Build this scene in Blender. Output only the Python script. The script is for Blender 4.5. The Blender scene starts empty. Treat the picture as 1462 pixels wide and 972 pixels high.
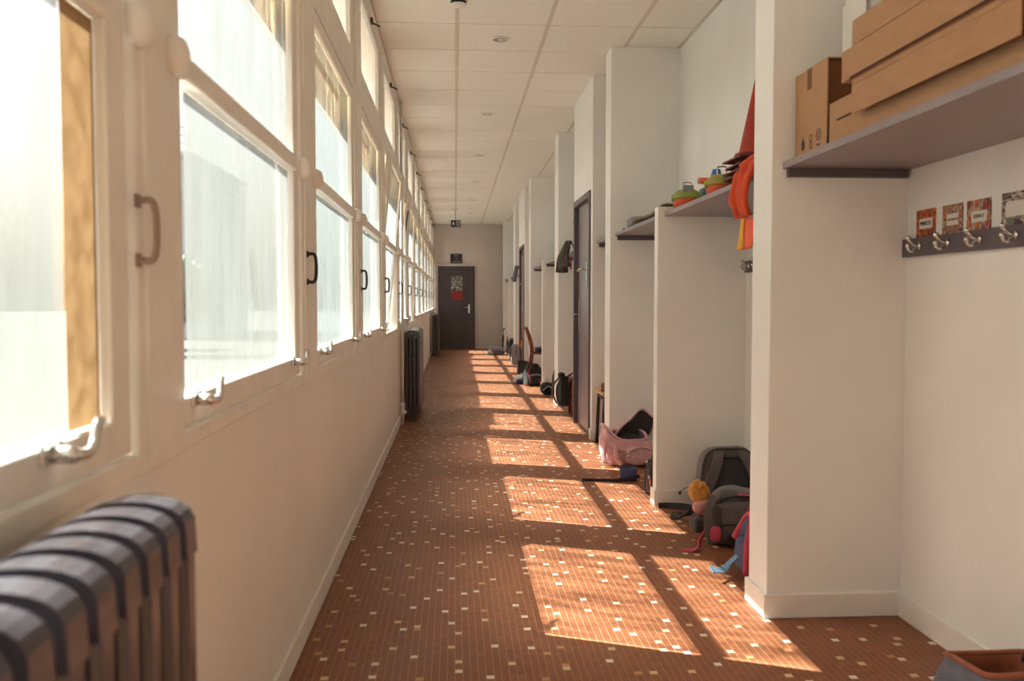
import bpy, bmesh, math, random
import numpy as np
from mathutils import Vector, Matrix, noise as mnoise
random.seed(7)
PI = math.pi
scene = bpy.context.scene
COL = scene.collection

# ------------------------------------------------------------------ camera
cd = bpy.data.cameras.new('camera')
cam = bpy.data.objects.new('camera', cd)
COL.objects.link(cam)
F_PX = 1250.0
cd.sensor_fit = 'HORIZONTAL'
cd.sensor_width = 36.0
cd.lens = F_PX / 1462.0 * 36.0
cd.clip_start = 0.02
cd.clip_end = 400.0
cam.location = (0.0, 0.0, 1.147)
cam.rotation_euler = (PI / 2 - math.atan(57 / F_PX), 0.0, -math.atan(81.5 / math.hypot(F_PX, 57)))
cd.dof.use_dof = True
cd.dof.focus_distance = 5.5
cd.dof.aperture_fstop = 4.0
scene.camera = cam

# ------------------------------------------------------------------ world, sun, exposure
SUN_DIR = Vector((1.0, -0.43, -1.165)).normalized()      # direction the light travels
world = bpy.data.worlds.new('World')
scene.world = world
world.use_nodes = True
wn = world.node_tree
wn.nodes.clear()
w_out = wn.nodes.new('ShaderNodeOutputWorld')
w_bg = wn.nodes.new('ShaderNodeBackground')
w_sky = wn.nodes.new('ShaderNodeTexSky')
w_sky.sky_type = 'NISHITA'
w_sky.sun_disc = False
w_sky.sun_elevation = math.asin(-SUN_DIR.z)
w_sky.sun_rotation = math.atan2(-SUN_DIR.x, -SUN_DIR.y)
w_sky.air_density = 0.8
w_sky.dust_density = 8.0
w_sky.ozone_density = 0.6
w_bg.inputs['Strength'].default_value = 0.45
wn.links.new(w_sky.outputs['Color'], w_bg.inputs['Color'])
wn.links.new(w_bg.outputs['Background'], w_out.inputs['Surface'])

sl = bpy.data.lights.new('sun', 'SUN')
sl.energy = 59.0
sl.color = (0.97, 0.985, 0.965)
sl.angle = math.radians(0.55)
sun = bpy.data.objects.new('sun', sl)
COL.objects.link(sun)
sun.location = (-6, 4, 8)
sun.rotation_euler = SUN_DIR.to_track_quat('-Z', 'Y').to_euler()

vs = scene.view_settings
vs.view_transform = 'Standard'
vs.look = 'None'
vs.exposure = 0.57
vs.gamma = 1.0
vs.use_curve_mapping = False

# ------------------------------------------------------------------ materials
def srgb(r, g, b):
    f = lambda c: (c / 255 / 12.92) if c / 255 <= 0.04045 else ((c / 255 + 0.055) / 1.055) ** 2.4
    return (f(r), f(g), f(b), 1.0)

MATS = {}
def mat(name, col, rough=0.6, var=0.08, scale=8.0, bump=0.0, bscale=60.0, metal=0.0, spec=0.5, stretch=None, sheen=0.0):
    """principled material with noise variation of colour, roughness and optional fine bump"""
    if name in MATS:
        return MATS[name]
    m = bpy.data.materials.new(name)
    m.use_nodes = True
    nt = m.node_tree
    b = nt.nodes['Principled BSDF']
    tc = nt.nodes.new('ShaderNodeTexCoord')
    mp = nt.nodes.new('ShaderNodeMapping')
    if stretch:
        mp.inputs['Scale'].default_value = stretch
    nt.links.new(tc.outputs['Object'], mp.inputs['Vector'])
    nz = nt.nodes.new('ShaderNodeTexNoise')
    nz.inputs['Scale'].default_value = scale
    nz.inputs['Detail'].default_value = 5.0
    nt.links.new(mp.outputs['Vector'], nz.inputs['Vector'])
    rp = nt.nodes.new('ShaderNodeValToRGB')
    c = Vector(col[:3])
    rp.color_ramp.elements[0].position = 0.3
    rp.color_ramp.elements[1].position = 0.7
    rp.color_ramp.elements[0].color = (*(c * (1 - var)), 1)
    rp.color_ramp.elements[1].color = (*[min(1, x) for x in c * (1 + var)], 1)
    nt.links.new(nz.outputs['Fac'], rp.inputs['Fac'])
    nt.links.new(rp.outputs['Color'], b.inputs['Base Color'])
    b.inputs['Roughness'].default_value = rough
    b.inputs['Metallic'].default_value = metal
    b.inputs['Specular IOR Level'].default_value = spec
    if sheen:
        b.inputs['Sheen Weight'].default_value = sheen
    if bump > 0:
        n2 = nt.nodes.new('ShaderNodeTexNoise')
        n2.inputs['Scale'].default_value = bscale
        n2.inputs['Detail'].default_value = 3.0
        nt.links.new(mp.outputs['Vector'], n2.inputs['Vector'])
        bp = nt.nodes.new('ShaderNodeBump')
        bp.inputs['Strength'].default_value = bump
        bp.inputs['Distance'].default_value = 0.004
        nt.links.new(n2.outputs['Fac'], bp.inputs['Height'])
        nt.links.new(bp.outputs['Normal'], b.inputs['Normal'])
    MATS[name] = m
    return m

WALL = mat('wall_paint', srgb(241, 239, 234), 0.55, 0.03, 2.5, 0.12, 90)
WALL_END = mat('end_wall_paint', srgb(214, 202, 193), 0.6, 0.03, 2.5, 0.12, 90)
WALL_L = mat('left_wall_paint', srgb(238, 233, 225), 0.5, 0.03, 2.5, 0.12, 90)
FRAME = mat('window_paint', srgb(238, 232, 222), 0.4, 0.05, 9, 0.15, 40)
TRIM = mat('baseboard_paint', srgb(238, 233, 225), 0.45, 0.05, 7)
CEIL = mat('ceiling_tile', srgb(240, 234, 223), 0.9, 0.03, 30, 0.25, 160)
RUNNER = mat('ceiling_runner', srgb(214, 202, 184), 0.6, 0.03, 12)
GROUT = mat('floor_grout', srgb(190, 138, 98), 0.8, 0.10, 20)
MAUVE = mat('mauve_laminate', srgb(138, 126, 130), 0.34, 0.05, 10)
MAUVE_D = mat('mauve_dark', srgb(96, 84, 90), 0.45, 0.05, 10)
IRON = mat('radiator_paint', srgb(72, 68, 75), 0.26, 0.07, 18, 0.06, 50, spec=0.6)
CHROME = mat('chrome', (0.72, 0.70, 0.67, 1), 0.22, 0.05, 20, metal=1.0)
STEEL = mat('brushed_steel', (0.55, 0.53, 0.50, 1), 0.35, 0.06, 30, metal=1.0)
DARKMET = mat('dark_handle_metal', srgb(96, 82, 74), 0.4, 0.15, 30, metal=0.6)
PAINTMET = mat('painted_handle_metal', srgb(150, 122, 106), 0.4, 0.1, 30)
BLACK = mat('black_plastic', srgb(26, 24, 25), 0.45, 0.1, 20)
CARD = mat('cardboard', srgb(176, 134, 98), 0.8, 0.06, 14, 0.2, 120, stretch=(1, 1, 3))
CARD_D = mat('cardboard_shade_and_tape', srgb(120, 78, 48), 0.85, 0.06, 14, 0.2, 120)  # darker card: painted shade on the upright box's near side, and its tape
CARD_S = mat('cardboard_slit_shade', srgb(70, 42, 26), 0.9, 0.06, 14)  # dark brown for the flap line and the painted shade between boxes
WHITE = mat('white_paper', srgb(228, 224, 214), 0.7, 0.03, 8)
DARKDOOR = mat('end_door_paint', srgb(76, 64, 64), 0.42, 0.05, 5)
EAVE = mat('eave_render', srgb(220, 184, 138), 0.8, 0.08, 6, 0.3, 30)
GROUND = mat('courtyard_ground', srgb(40, 40, 36), 0.9, 0.12, 1.2)

def tile_material():
    m = bpy.data.materials.new('floor_tile')
    m.use_nodes = True
    nt = m.node_tree
    b = nt.nodes['Principled BSDF']
    at = nt.nodes.new('ShaderNodeAttribute')
    at.attribute_name = 'tile_color'
    nt.links.new(at.outputs['Color'], b.inputs['Base Color'])
    tc = nt.nodes.new('ShaderNodeTexCoord')
    nz = nt.nodes.new('ShaderNodeTexNoise')
    nz.inputs['Scale'].default_value = 3.0
    nz.inputs['Detail'].default_value = 6.0
    nt.links.new(tc.outputs['Object'], nz.inputs['Vector'])
    mr = nt.nodes.new('ShaderNodeMapRange')
    mr.inputs['To Min'].default_value = 0.36
    mr.inputs['To Max'].default_value = 0.58
    nt.links.new(nz.outputs['Fac'], mr.inputs['Value'])
    nt.links.new(mr.outputs['Result'], b.inputs['Roughness'])
    b.inputs['Specular IOR Level'].default_value = 0.45
    return m
TILE = tile_material()

def glass_material():
    m = bpy.data.materials.new('clear_glass')
    m.use_nodes = True
    nt = m.node_tree
    nt.nodes.clear()
    out = nt.nodes.new('ShaderNodeOutputMaterial')
    mix = nt.nodes.new('ShaderNodeMixShader')
    tr = nt.nodes.new('ShaderNodeBsdfTransparent')
    tr.inputs['Color'].default_value = (0.955, 0.97, 0.955, 1)
    gl = nt.nodes.new('ShaderNodeBsdfGlossy')
    gl.inputs['Roughness'].default_value = 0.03
    lw = nt.nodes.new('ShaderNodeLayerWeight')
    lw.inputs['Blend'].default_value = 0.12
    mr = nt.nodes.new('ShaderNodeMath')
    mr.operation = 'MULTIPLY'
    mr.inputs[1].default_value = 0.5
    nt.links.new(lw.outputs['Fresnel'], mr.inputs[0])
    nt.links.new(mr.outputs[0], mix.inputs['Fac'])
    nt.links.new(tr.outputs[0], mix.inputs[1])
    nt.links.new(gl.outputs[0], mix.inputs[2])
    nt.links.new(mix.outputs[0], out.inputs['Surface'])
    return m
GLASS = glass_material()

def film_material(name, tint, lo, hi, seed, FWD=0.10):
    """milky, streaked and blotchy window film: part lets the light straight through, part scatters it"""
    m = bpy.data.materials.new(name)
    m.use_nodes = True
    nt = m.node_tree
    nt.nodes.clear()
    out = nt.nodes.new('ShaderNodeOutputMaterial')
    mix = nt.nodes.new('ShaderNodeMixShader')
    tr = nt.nodes.new('ShaderNodeBsdfTransparent')
    tr.inputs['Color'].default_value = (0.97, 0.98, 0.96, 1)
    tl = nt.nodes.new('ShaderNodeBsdfTranslucent')
    tl.inputs['Color'].default_value = tint
    df = nt.nodes.new('ShaderNodeBsdfDiffuse')
    df.inputs['Color'].default_value = tint
    m3 = nt.nodes.new('ShaderNodeMixShader')
    m3.inputs['Fac'].default_value = 0.30
    nt.links.new(tl.outputs[0], m3.inputs[1])
    nt.links.new(df.outputs[0], m3.inputs[2])
    # the film scatters most of the light forwards, into the room
    fw = nt.nodes.new('ShaderNodeBsdfRefraction')
    fw.inputs['Color'].default_value = (FWD * 0.98, FWD, FWD * 0.99, 1)
    fw.inputs['IOR'].default_value = 1.2
    fw.inputs['Roughness'].default_value = 0.75
    m2 = nt.nodes.new('ShaderNodeMixShader')
    m2.inputs['Fac'].default_value = 0.4
    nt.links.new(m3.outputs[0], m2.inputs[1])
    nt.links.new(fw.outputs[0], m2.inputs[2])
    tc = nt.nodes.new('ShaderNodeTexCoord')
    mp = nt.nodes.new('ShaderNodeMapping')
    mp.inputs['Scale'].default_value = (1, 9, 1.6)
    mp.inputs['Location'].default_value = (seed, seed * 1.7, seed * 0.3)
    nt.links.new(tc.outputs['Object'], mp.inputs['Vector'])
    n1 = nt.nodes.new('ShaderNodeTexNoise')
    n1.inputs['Scale'].default_value = 1.6
    n1.inputs['Detail'].default_value = 6
    n1.inputs['Roughness'].default_value = 0.62
    nt.links.new(mp.outputs['Vector'], n1.inputs['Vector'])
    mr = nt.nodes.new('ShaderNodeMapRange')
    mr.inputs['From Min'].default_value = 0.3
    mr.inputs['From Max'].default_value = 0.7
    mr.inputs['To Min'].default_value = lo
    mr.inputs['To Max'].default_value = hi
    nt.links.new(n1.outputs['Fac'], mr.inputs['Value'])
    # rubbed-off spots
    mp2 = nt.nodes.new('ShaderNodeMapping')
    mp2.inputs['Scale'].default_value = (1, 6, 2.4)
    mp2.inputs['Location'].default_value = (seed * 2, seed, seed)
    nt.links.new(tc.outputs['Object'], mp2.inputs['Vector'])
    n2 = nt.nodes.new('ShaderNodeTexNoise')
    n2.inputs['Scale'].default_value = 1.5
    n2.inputs['Detail'].default_value = 2
    nt.links.new(mp2.outputs['Vector'], n2.inputs['Vector'])
    rp = nt.nodes.new('ShaderNodeValToRGB')
    rp.color_ramp.elements[0].position = 0.66
    rp.color_ramp.elements[0].color = (1, 1, 1, 1)
    rp.color_ramp.elements[1].position = 0.73
    rp.color_ramp.elements[1].color = (0.80, 0.80, 0.80, 1)
    nt.links.new(n2.outputs['Fac'], rp.inputs['Fac'])
    mu = nt.nodes.new('ShaderNodeMath')
    mu.operation = 'MULTIPLY'
    nt.links.new(mr.outputs['Result'], mu.inputs[0])
    nt.links.new(rp.outputs['Color'], mu.inputs[1])
    nt.links.new(mu.outputs[0], mix.inputs['Fac'])
    nt.links.new(tr.outputs[0], mix.inputs[1])
    nt.links.new(m2.outputs[0], mix.inputs[2])
    nt.links.new(mix.outputs[0], out.inputs['Surface'])
    return m
FILM = [film_material('milky_window_film', (0.096, 0.097, 0.090, 1), 0.70, 0.96, 0.0),
        film_material('milky_window_film_streaked', (0.092, 0.099, 0.096, 1), 0.70, 0.96, 3.3)]
FILM_TOP = film_material('milky_clerestory_film', (0.82, 0.85, 0.84, 1), 0.60, 0.80, 5.1, 0.9)

def kraft_material(name, lo, hi, base):
    m = bpy.data.materials.new(name)
    m.use_nodes = True
    nt = m.node_tree
    nt.nodes.clear()
    out = nt.nodes.new('ShaderNodeOutputMaterial')
    mix = nt.nodes.new('ShaderNodeMixShader')
    mix.inputs['Fac'].default_value = 0.55
    tl = nt.nodes.new('ShaderNodeBsdfTranslucent')
    df = nt.nodes.new('ShaderNodeBsdfDiffuse')
    tc = nt.nodes.new('ShaderNodeTexCoord')
    nz = nt.nodes.new('ShaderNodeTexNoise')
    nz.inputs['Scale'].default_value = 26
    nz.inputs['Detail'].default_value = 6
    nt.links.new(tc.outputs['Object'], nz.inputs['Vector'])
    r1_ = nt.nodes.new('ShaderNodeValToRGB')
    r1_.color_ramp.elements[0].position, r1_.color_ramp.elements[1].position = 0.35, 0.6
    r1_.color_ramp.elements[0].color = lo
    r1_.color_ramp.elements[1].color = hi
    nt.links.new(nz.outputs['Fac'], r1_.inputs['Fac'])
    nt.links.new(r1_.outputs['Color'], tl.inputs['Color'])
    df.inputs['Color'].default_value = base
    nt.links.new(df.outputs[0], mix.inputs[1])
    nt.links.new(tl.outputs[0], mix.inputs[2])
    nt.links.new(mix.outputs[0], out.inputs['Surface'])
    return m
KRAFT = kraft_material('kraft_paper', (0.040, 0.024, 0.011, 1), (0.060, 0.038, 0.019, 1), srgb(190, 148, 100))
CANVAS = kraft_material('tan_canvas', (0.46, 0.345, 0.225, 1), (0.55, 0.42, 0.285, 1), srgb(214, 184, 146))

# ------------------------------------------------------------------ builders
class MB:
    """collects simple shapes; build() links them as one mesh object"""
    def __init__(s):
        s.v, s.f, s.sm = [], [], []
    def add(s, verts, faces, smooth=False):
        o = len(s.v)
        s.v += [tuple(p) for p in verts]
        s.f += [tuple(i + o for i in f) for f in faces]
        s.sm += [smooth] * len(faces)
        return s
    def box(s, x0, x1, y0, y1, z0, z1, bev=0.0, rot=None, org=None):
        bm = bmesh.new()
        bmesh.ops.create_cube(bm, size=1.0)
        for v in bm.verts:
            v.co = Vector(((x0 + x1) / 2 + v.co.x * (x1 - x0), (y0 + y1) / 2 + v.co.y * (y1 - y0), (z0 + z1) / 2 + v.co.z * (z1 - z0)))
        if bev > 0:
            bmesh.ops.bevel(bm, geom=bm.edges[:], offset=bev, segments=2, affect='EDGES', profile=0.5)
        if rot is not None:
            M = Matrix.Translation(org) @ rot.to_4x4() @ Matrix.Translation(-Vector(org))
            bm.transform(M)
        bm.verts.index_update()
        s.add([v.co[:] for v in bm.verts], [[v.index for v in f.verts] for f in bm.faces])
        bm.free()
        return s
    def tube(s, pts, r, n=10, cap=True, smooth=True, flat=1.0):
        """swept tube through pts; r a number or list; flat squeezes the second axis"""
        pts = [Vector(p) for p in pts]
        rs = r if isinstance(r, (list, tuple)) else [r] * len(pts)
        vs, fs = [], []
        up = None
        for i, p in enumerate(pts):
            t = (pts[min(i + 1, len(pts) - 1)] - pts[max(i - 1, 0)]).normalized()
            if up is None:
                up = Vector((0, 0, 1)) if abs(t.z) < 0.9 else Vector((0, 1, 0))
            a = t.cross(up).normalized()
            up = a.cross(t).normalized()
            for k in range(n):
                th = 2 * PI * k / n
                vs.append(p + (a * math.cos(th) + up * math.sin(th) * flat) * rs[i])
        m = len(pts)
        for i in range(m - 1):
            for k in range(n):
                k2 = (k + 1) % n
                fs.append((i * n + k, i * n + k2, (i + 1) * n + k2, (i + 1) * n + k))
        if cap:
            fs.append(tuple(range(n - 1, -1, -1)))
            fs.append(tuple((m - 1) * n + k for k in range(n)))
        return s.add(vs, fs, smooth)
    def ribbon(s, pts, w, th, side):
        """flat strap through pts: width w along `side` (vector or list), thickness th"""
        pts = [Vector(p) for p in pts]
        sides = side if isinstance(side, list) else [side] * len(pts)
        vs, fs = [], []
        for i, p in enumerate(pts):
            t = (pts[min(i + 1, len(pts) - 1)] - pts[max(i - 1, 0)]).normalized()
            sd = Vector(sides[i])
            sd = (sd - t * sd.dot(t)).normalized()
            nn = t.cross(sd).normalized()
            ww = w[i] if isinstance(w, (list, tuple)) else w
            for (a, b) in ((-1, -1), (1, -1), (1, 1), (-1, 1)):
                vs.append(p + sd * (a * ww / 2) + nn * (b * th / 2))
        m = len(pts)
        for i in range(m - 1):
            for k in range(4):
                k2 = (k + 1) % 4
                fs.append((i * 4 + k, i * 4 + k2, (i + 1) * 4 + k2, (i + 1) * 4 + k))
        fs.append((3, 2, 1, 0))
        fs.append(tuple((m - 1) * 4 + k for k in range(4)))
        return s.add(vs, fs, False)
    def lathe(s, prof, n=20, axis='z', org=(0, 0, 0), smooth=True):
        """prof: list of (radius, height)"""
        vs, fs = [], []
        for (r, h) in prof:
            for k in range(n):
                th = 2 * PI * k / n
                a, b = r * math.cos(th), r * math.sin(th)
                p = {'z': (a, b, h), 'x': (h, a, b), 'y': (a, h, b)}[axis]
                vs.append((p[0] + org[0], p[1] + org[1], p[2] + org[2]))
        for i in range(len(prof) - 1):
            for k in range(n):
                k2 = (k + 1) % n
                fs.append((i * n + k, i * n + k2, (i + 1) * n + k2, (i + 1) * n + k))
        if prof[0][0] > 1e-6:
            fs.append(tuple(range(n - 1, -1, -1)))
        if prof[-1][0] > 1e-6:
            fs.append(tuple((len(prof) - 1) * n + k for k in range(n)))
        return s.add(vs, fs, smooth)
    def prism(s, poly, h0, h1, axis='z'):
        """extrude a 2D polygon; axis x: poly is (y, z); y: (x, z); z: (x, y)"""
        n = len(poly)
        def P(a, b, h):
            return {'z': (a, b, h), 'x': (h, a, b), 'y': (a, h, b)}[axis]
        vs = [P(a, b, h0) for a, b in poly] + [P(a, b, h1) for a, b in poly]
        fs = [tuple(range(n))[::-1], tuple(range(n, 2 * n))]
        for k in range(n):
            k2 = (k + 1) % n
            fs.append((k, k2, n + k2, n + k))
        return s.add(vs, fs)
    def soft(s, c, size, e=0.45, e2=0.5, fn=None, nu=28, nv=18, rough=0.0, rs=6.0, seed=0.0, rot=None):
        """rounded cushion (superellipsoid); fn warps local unit coordinates, rough adds soft dents"""
        vs, fs = [], []
        sg = lambda v, p: math.copysign(abs(v) ** p, v)
        for j in range(nv + 1):
            ph = -PI / 2 + PI * j / nv
            for i in range(nu):
                th = 2 * PI * i / nu
                x = sg(math.cos(ph), e2) * sg(math.cos(th), e)
                y = sg(math.cos(ph), e2) * sg(math.sin(th), e)
                z = sg(math.sin(ph), e2)
                p = Vector((x, y, z))
                if fn:
                    p = Vector(fn(p))
                q = Vector((p.x * size[0] / 2, p.y * size[1] / 2, p.z * size[2] / 2))
                if rough:
                    d = mnoise.noise(Vector((q.x * rs + seed, q.y * rs - seed, q.z * rs + 2 * seed)))
                    d += 0.5 * mnoise.noise(Vector((q.x * rs * 2.3, q.y * rs * 2.3 + seed, q.z * rs * 2.3)))
                    if q.length > 1e-6:
                        q += q.normalized() * d * rough
                if rot is not None:
                    q = rot @ q
                vs.append(q + Vector(c))
        for j in range(nv):
            for i in range(nu):
                i2 = (i + 1) % nu
                fs.append((j * nu + i, j * nu + i2, (j + 1) * nu + i2, (j + 1) * nu + i))
        return s.add(vs, fs, True)
    def sheet(s, fn, nu, nv, th=0.004, smooth=True):
        """cloth: fn(u, v) -> point, u and v in 0..1, given a thickness th along the local normal"""
        g = [[Vector(fn(i / nu, j / nv)) for i in range(nu + 1)] for j in range(nv + 1)]
        vs, fs = [], []
        N = (nu + 1) * (nv + 1)
        nrm = []
        for j in range(nv + 1):
            for i in range(nu + 1):
                a = g[j][min(i + 1, nu)] - g[j][max(i - 1, 0)]
                b = g[min(j + 1, nv)][i] - g[max(j - 1, 0)][i]
                n = a.cross(b)
                n = n.normalized() if n.length > 1e-9 else Vector((0, 0, 1))
                nrm.append(n)
        flat = [p for r in g for p in r]
        vs = [p + n * th / 2 for p, n in zip(flat, nrm)] + [p - n * th / 2 for p, n in zip(flat, nrm)]
        W = nu + 1
        for j in range(nv):
            for i in range(nu):
                a, b, c, d = j * W + i, j * W + i + 1, (j + 1) * W + i + 1, (j + 1) * W + i
                fs.append((a, b, c, d))
                fs.append((N + d, N + c, N + b, N + a))
        edge = [i for i in range(W)] + [j * W + nu for j in range(1, nv + 1)] + [nv * W + i for i in range(nu - 1, -1, -1)] + [j * W for j in range(nv - 1, 0, -1)]
        for k in range(len(edge)):
            a, b = edge[k], edge[(k + 1) % len(edge)]
            fs.append((b, a, N + a, N + b))
        return s.add(vs, fs, smooth)
    def mesh(s, name, m=None):
        me = bpy.data.meshes.new(name)
        me.from_pydata(s.v, [], s.f)
        me.polygons.foreach_set('use_smooth', s.sm)
        if m:
            me.materials.append(m)
        me.update()
        return me
    def build(s, name, m, parent=None, loc=None, rot=None):
        return link(name, s.mesh(name, m), parent, loc, rot)

def link(name, me, parent=None, loc=None, rot=None):
    o = bpy.data.objects.new(name, me)
    COL.objects.link(o)
    if parent is not None:
        o.parent = parent
    if loc is not None:
        o.location = loc
    if rot is not None:
        o.rotation_euler = rot
    return o

def tag(o, label=None, cat=None, group=None, kind=None):
    if label: o['label'] = label
    if cat: o['category'] = cat
    if group: o['group'] = group
    if kind: o['kind'] = kind
    return o

def thing(name, label, cat, loc=(0, 0, 0), rotz=0.0, group=None, kind=None, rot=None):
    o = bpy.data.objects.new(name, None)
    o.empty_display_size = 0.1
    COL.objects.link(o)
    o.location = loc
    o.rotation_euler = rot if rot is not None else (0, 0, rotz)
    return tag(o, label, cat, group, kind)

def struct(name, mb, m, label, cat, parent=None):
    o = mb.build(name, m, parent)
    return tag(o, label, cat, kind='structure')

def copy_tree(o, parent=None, loc=None):
    c = o.copy()
    COL.objects.link(c)
    c.parent = parent
    if loc is not None:
        c.location = loc
    for ch in [x for x in bpy.data.objects if x.parent == o]:
        copy_tree(ch, c)
    return c

def bez(p0, p1, p2, n=10):
    p0, p1, p2 = Vector(p0), Vector(p1), Vector(p2)
    return [p0 * (1 - t) ** 2 + p1 * 2 * t * (1 - t) + p2 * t * t for t in [i / n for i in range(n + 1)]]

def path(pts, n=6):
    """smooth path (Catmull-Rom) through points"""
    P = [Vector(p) for p in pts]
    P = [P[0] * 2 - P[1]] + P + [P[-1] * 2 - P[-2]]
    out = []
    for i in range(1, len(P) - 2):
        for k in range(n):
            t = k / n
            a, b, c, d = P[i - 1], P[i], P[i + 1], P[i + 2]
            out.append(0.5 * ((2 * b) + (c - a) * t + (2 * a - 5 * b + 4 * c - d) * t * t + (3 * b - a - 3 * c + d) * t ** 3))
    out.append(P[-2])
    return out

# ------------------------------------------------------------------ room dimensions
XL = -0.515      # inner face of the window wall
XF = 1.12        # front of piers and doors
XB = 1.62        # back of the coat niches
ZC = 2.96        # ceiling
Y0, Y1 = -4.2, 20.95
PITCH = 1.605
GY0 = 3.305      # start of glass in bay 0
GLEN = 1.16
BAYS = range(-5, 11)

# ------------------------------------------------------------------ floor of small mosaic tiles
flo = struct('floor', MB().box(XL - 0.3, XB + 0.2, Y0 - 0.2, Y1 + 0.2, -0.12, -0.0003), GROUT,
             'terracotta brown mosaic floor with scattered white and cream tiles', 'floor')
TP, GAP, PROUD = 0.024, 0.0017, 0.0003
nx = int((XB - XL) / TP)
ty0 = 0.4
ny = int((Y1 - ty0) / TP)
rng = np.random.default_rng(11)
ix, iy = np.meshgrid(np.arange(nx), np.arange(ny))
ix, iy = ix.ravel(), iy.ravel()
cx = XL + 0.008 + (ix + 0.5) * TP
cy = ty0 + (iy + 0.5) * TP
N = len(cx)
base = np.array(srgb(131, 78, 50)[:3])
colr = base[None, :] * (1 + rng.normal(0, 0.07, (N, 1))) * (1 + rng.normal(0, 0.02, (N, 3)))
# accents: at most one per 5 x 6 block, so that they keep apart as in a laid sheet
bx_, by_ = ix // 5, iy // 5
bid = bx_ + by_ * (nx // 5 + 2)
pick = rng.integers(0, 25, bid.max() + 1)
acc = (ix % 5 + (iy % 5) * 5 == pick[bid]) & (rng.random(bid.max() + 1)[bid] < 0.92)
pal = np.array([srgb(226, 216, 200)[:3], srgb(214, 186, 146)[:3], srgb(190, 140, 96)[:3]])
kind = rng.choice(3, N, p=[0.42, 0.36, 0.22])
colr[acc] = pal[kind[acc]] * (1 + rng.normal(0, 0.04, (acc.sum(), 1)))
colr = np.clip(colr, 0.01, 0.9)
dist = np.hypot(cx, cy)
ang = cx / np.maximum(cy, 1e-3)
vis = (cy > 2.42) & (ang > -0.20) & (cx < 1.02 + 0.0 * cy)
order = np.argsort(np.where(vis, cy + np.abs(cx) * 0.12, 1e9))
single = np.zeros(N, bool)
single[order[:300]] = True

def set_tile_color(me, cols):
    at = me.attributes.new('tile_color', 'FLOAT_COLOR', 'FACE')
    buf = np.ones((len(me.polygons), 4), np.float32)
    buf[:, :3] = cols
    at.data.foreach_set('color', buf.ravel())

hw = (TP - GAP) / 2
hy = (TP - 0.0008) / 2
def tile_field(sel, sides):
    x, y, c = cx[sel], cy[sel], colr[sel]
    n = len(x)
    if n == 0:
        return None
    top = np.stack([np.stack([x - hw, y - hy, np.zeros(n)], 1), np.stack([x + hw, y - hy, np.zeros(n)], 1),
                    np.stack([x + hw, y + hy, np.zeros(n)], 1), np.stack([x - hw, y + hy, np.zeros(n)], 1)], 1)
    if sides:
        bot = top.copy()
        bot[:, :, 2] = -PROUD
        V = np.concatenate([top, bot], 1).reshape(-1, 3)
        o = (np.arange(n) * 8)[:, None, None]
        Fq = np.array([[0, 1, 2, 3], [0, 4, 5, 1], [1, 5, 6, 2], [2, 6, 7, 3], [3, 7, 4, 0]])[None]
        Fc = (o + Fq).reshape(-1, 4)
        C = np.repeat(c, 5, 0)
    else:
        V = top.reshape(-1, 3)
        Fc = np.arange(n * 4).reshape(-1, 4)
        C = c
    return V, Fc, C

def np_mesh(name, V, Fc):
    me = bpy.data.meshes.new(name)
    me.vertices.add(len(V))
    me.vertices.foreach_set('co', V.astype(np.float32).ravel())
    me.loops.add(len(Fc) * 4)
    me.loops.foreach_set('vertex_index', Fc.astype(np.int32).ravel())
    me.polygons.add(len(Fc))
    me.polygons.foreach_set('loop_start', np.arange(0, len(Fc) * 4, 4, dtype=np.int32))
    me.update(calc_edges=True)
    me.validate()
    me.polygons.foreach_set('use_smooth', np.zeros(len(me.polygons), bool))
    return me

near = (cy < 5.0) & (cy > 1.5)
a = tile_field(near & ~single, True)
b = tile_field(~near & ~single, False)
V = np.concatenate([a[0], b[0]])
Fc = np.concatenate([a[1], b[1] + len(a[0])])
C = np.concatenate([a[2], b[2]])
me = np_mesh('tile_field', V, Fc)
set_tile_color(me, C)
me.materials.append(TILE)
tf = link('tile_field', me, flo)
tf['kind'] = 'stuff'
shades = {}
def one_tile(c):
    key = tuple(np.round(c / 0.03).astype(int))
    if key not in shades:
        m_ = MB().box(-hw, hw, -hy, hy, -PROUD, 0)
        me_ = m_.mesh('tile', TILE)
        set_tile_color(me_, np.repeat(c[None], len(me_.polygons), 0))
        shades[key] = me_
    return shades[key]
for i in np.nonzero(single)[0]:
    link('tile', one_tile(colr[i]), flo, (float(cx[i]), float(cy[i]), 0))

# ------------------------------------------------------------------ ceiling of square panels
ce = struct('ceiling', MB().box(XL - 0.3, XB + 0.2, Y0 - 0.2, Y1 + 0.2, ZC + 0.022, ZC + 0.15), RUNNER,
            'suspended ceiling of square cream panels in a thin grid', 'ceiling')
gx = [XL, 0.02, 0.62, 1.22, XB]
pm = {}
rows = [5.84 + 0.6 * k for k in range(-17, 27)]
rows = [y for y in rows if y < Y1 - 0.1]
for j, y in enumerate(rows):
    ye = min(y + 0.6, Y1)
    for i in range(4):
        w, l = gx[i + 1] - gx[i], ye - y
        key = (round(w, 3), round(l, 3))
        if key not in pm:
            pm[key] = MB().box(-w / 2 + 0.0125, w / 2 - 0.0125, -l / 2 + 0.006, l / 2 - 0.006, 0, 0.02, 0.002).mesh('ceiling_panel', CEIL)
        link('ceiling_panel', pm[key], ce, ((gx[i] + gx[i + 1]) / 2, (y + ye) / 2, ZC))
for x in gx[1:4]:
    MB().box(x - 0.0130, x + 0.0130, Y0, Y1, ZC - 0.0015, ZC + 0.0215).build('runner', RUNNER, ce)
MB().box(XL - 0.005, XL + 0.018, Y0, Y1, ZC - 0.003, ZC + 0.02).build('edge_angle', RUNNER, ce)
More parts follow.
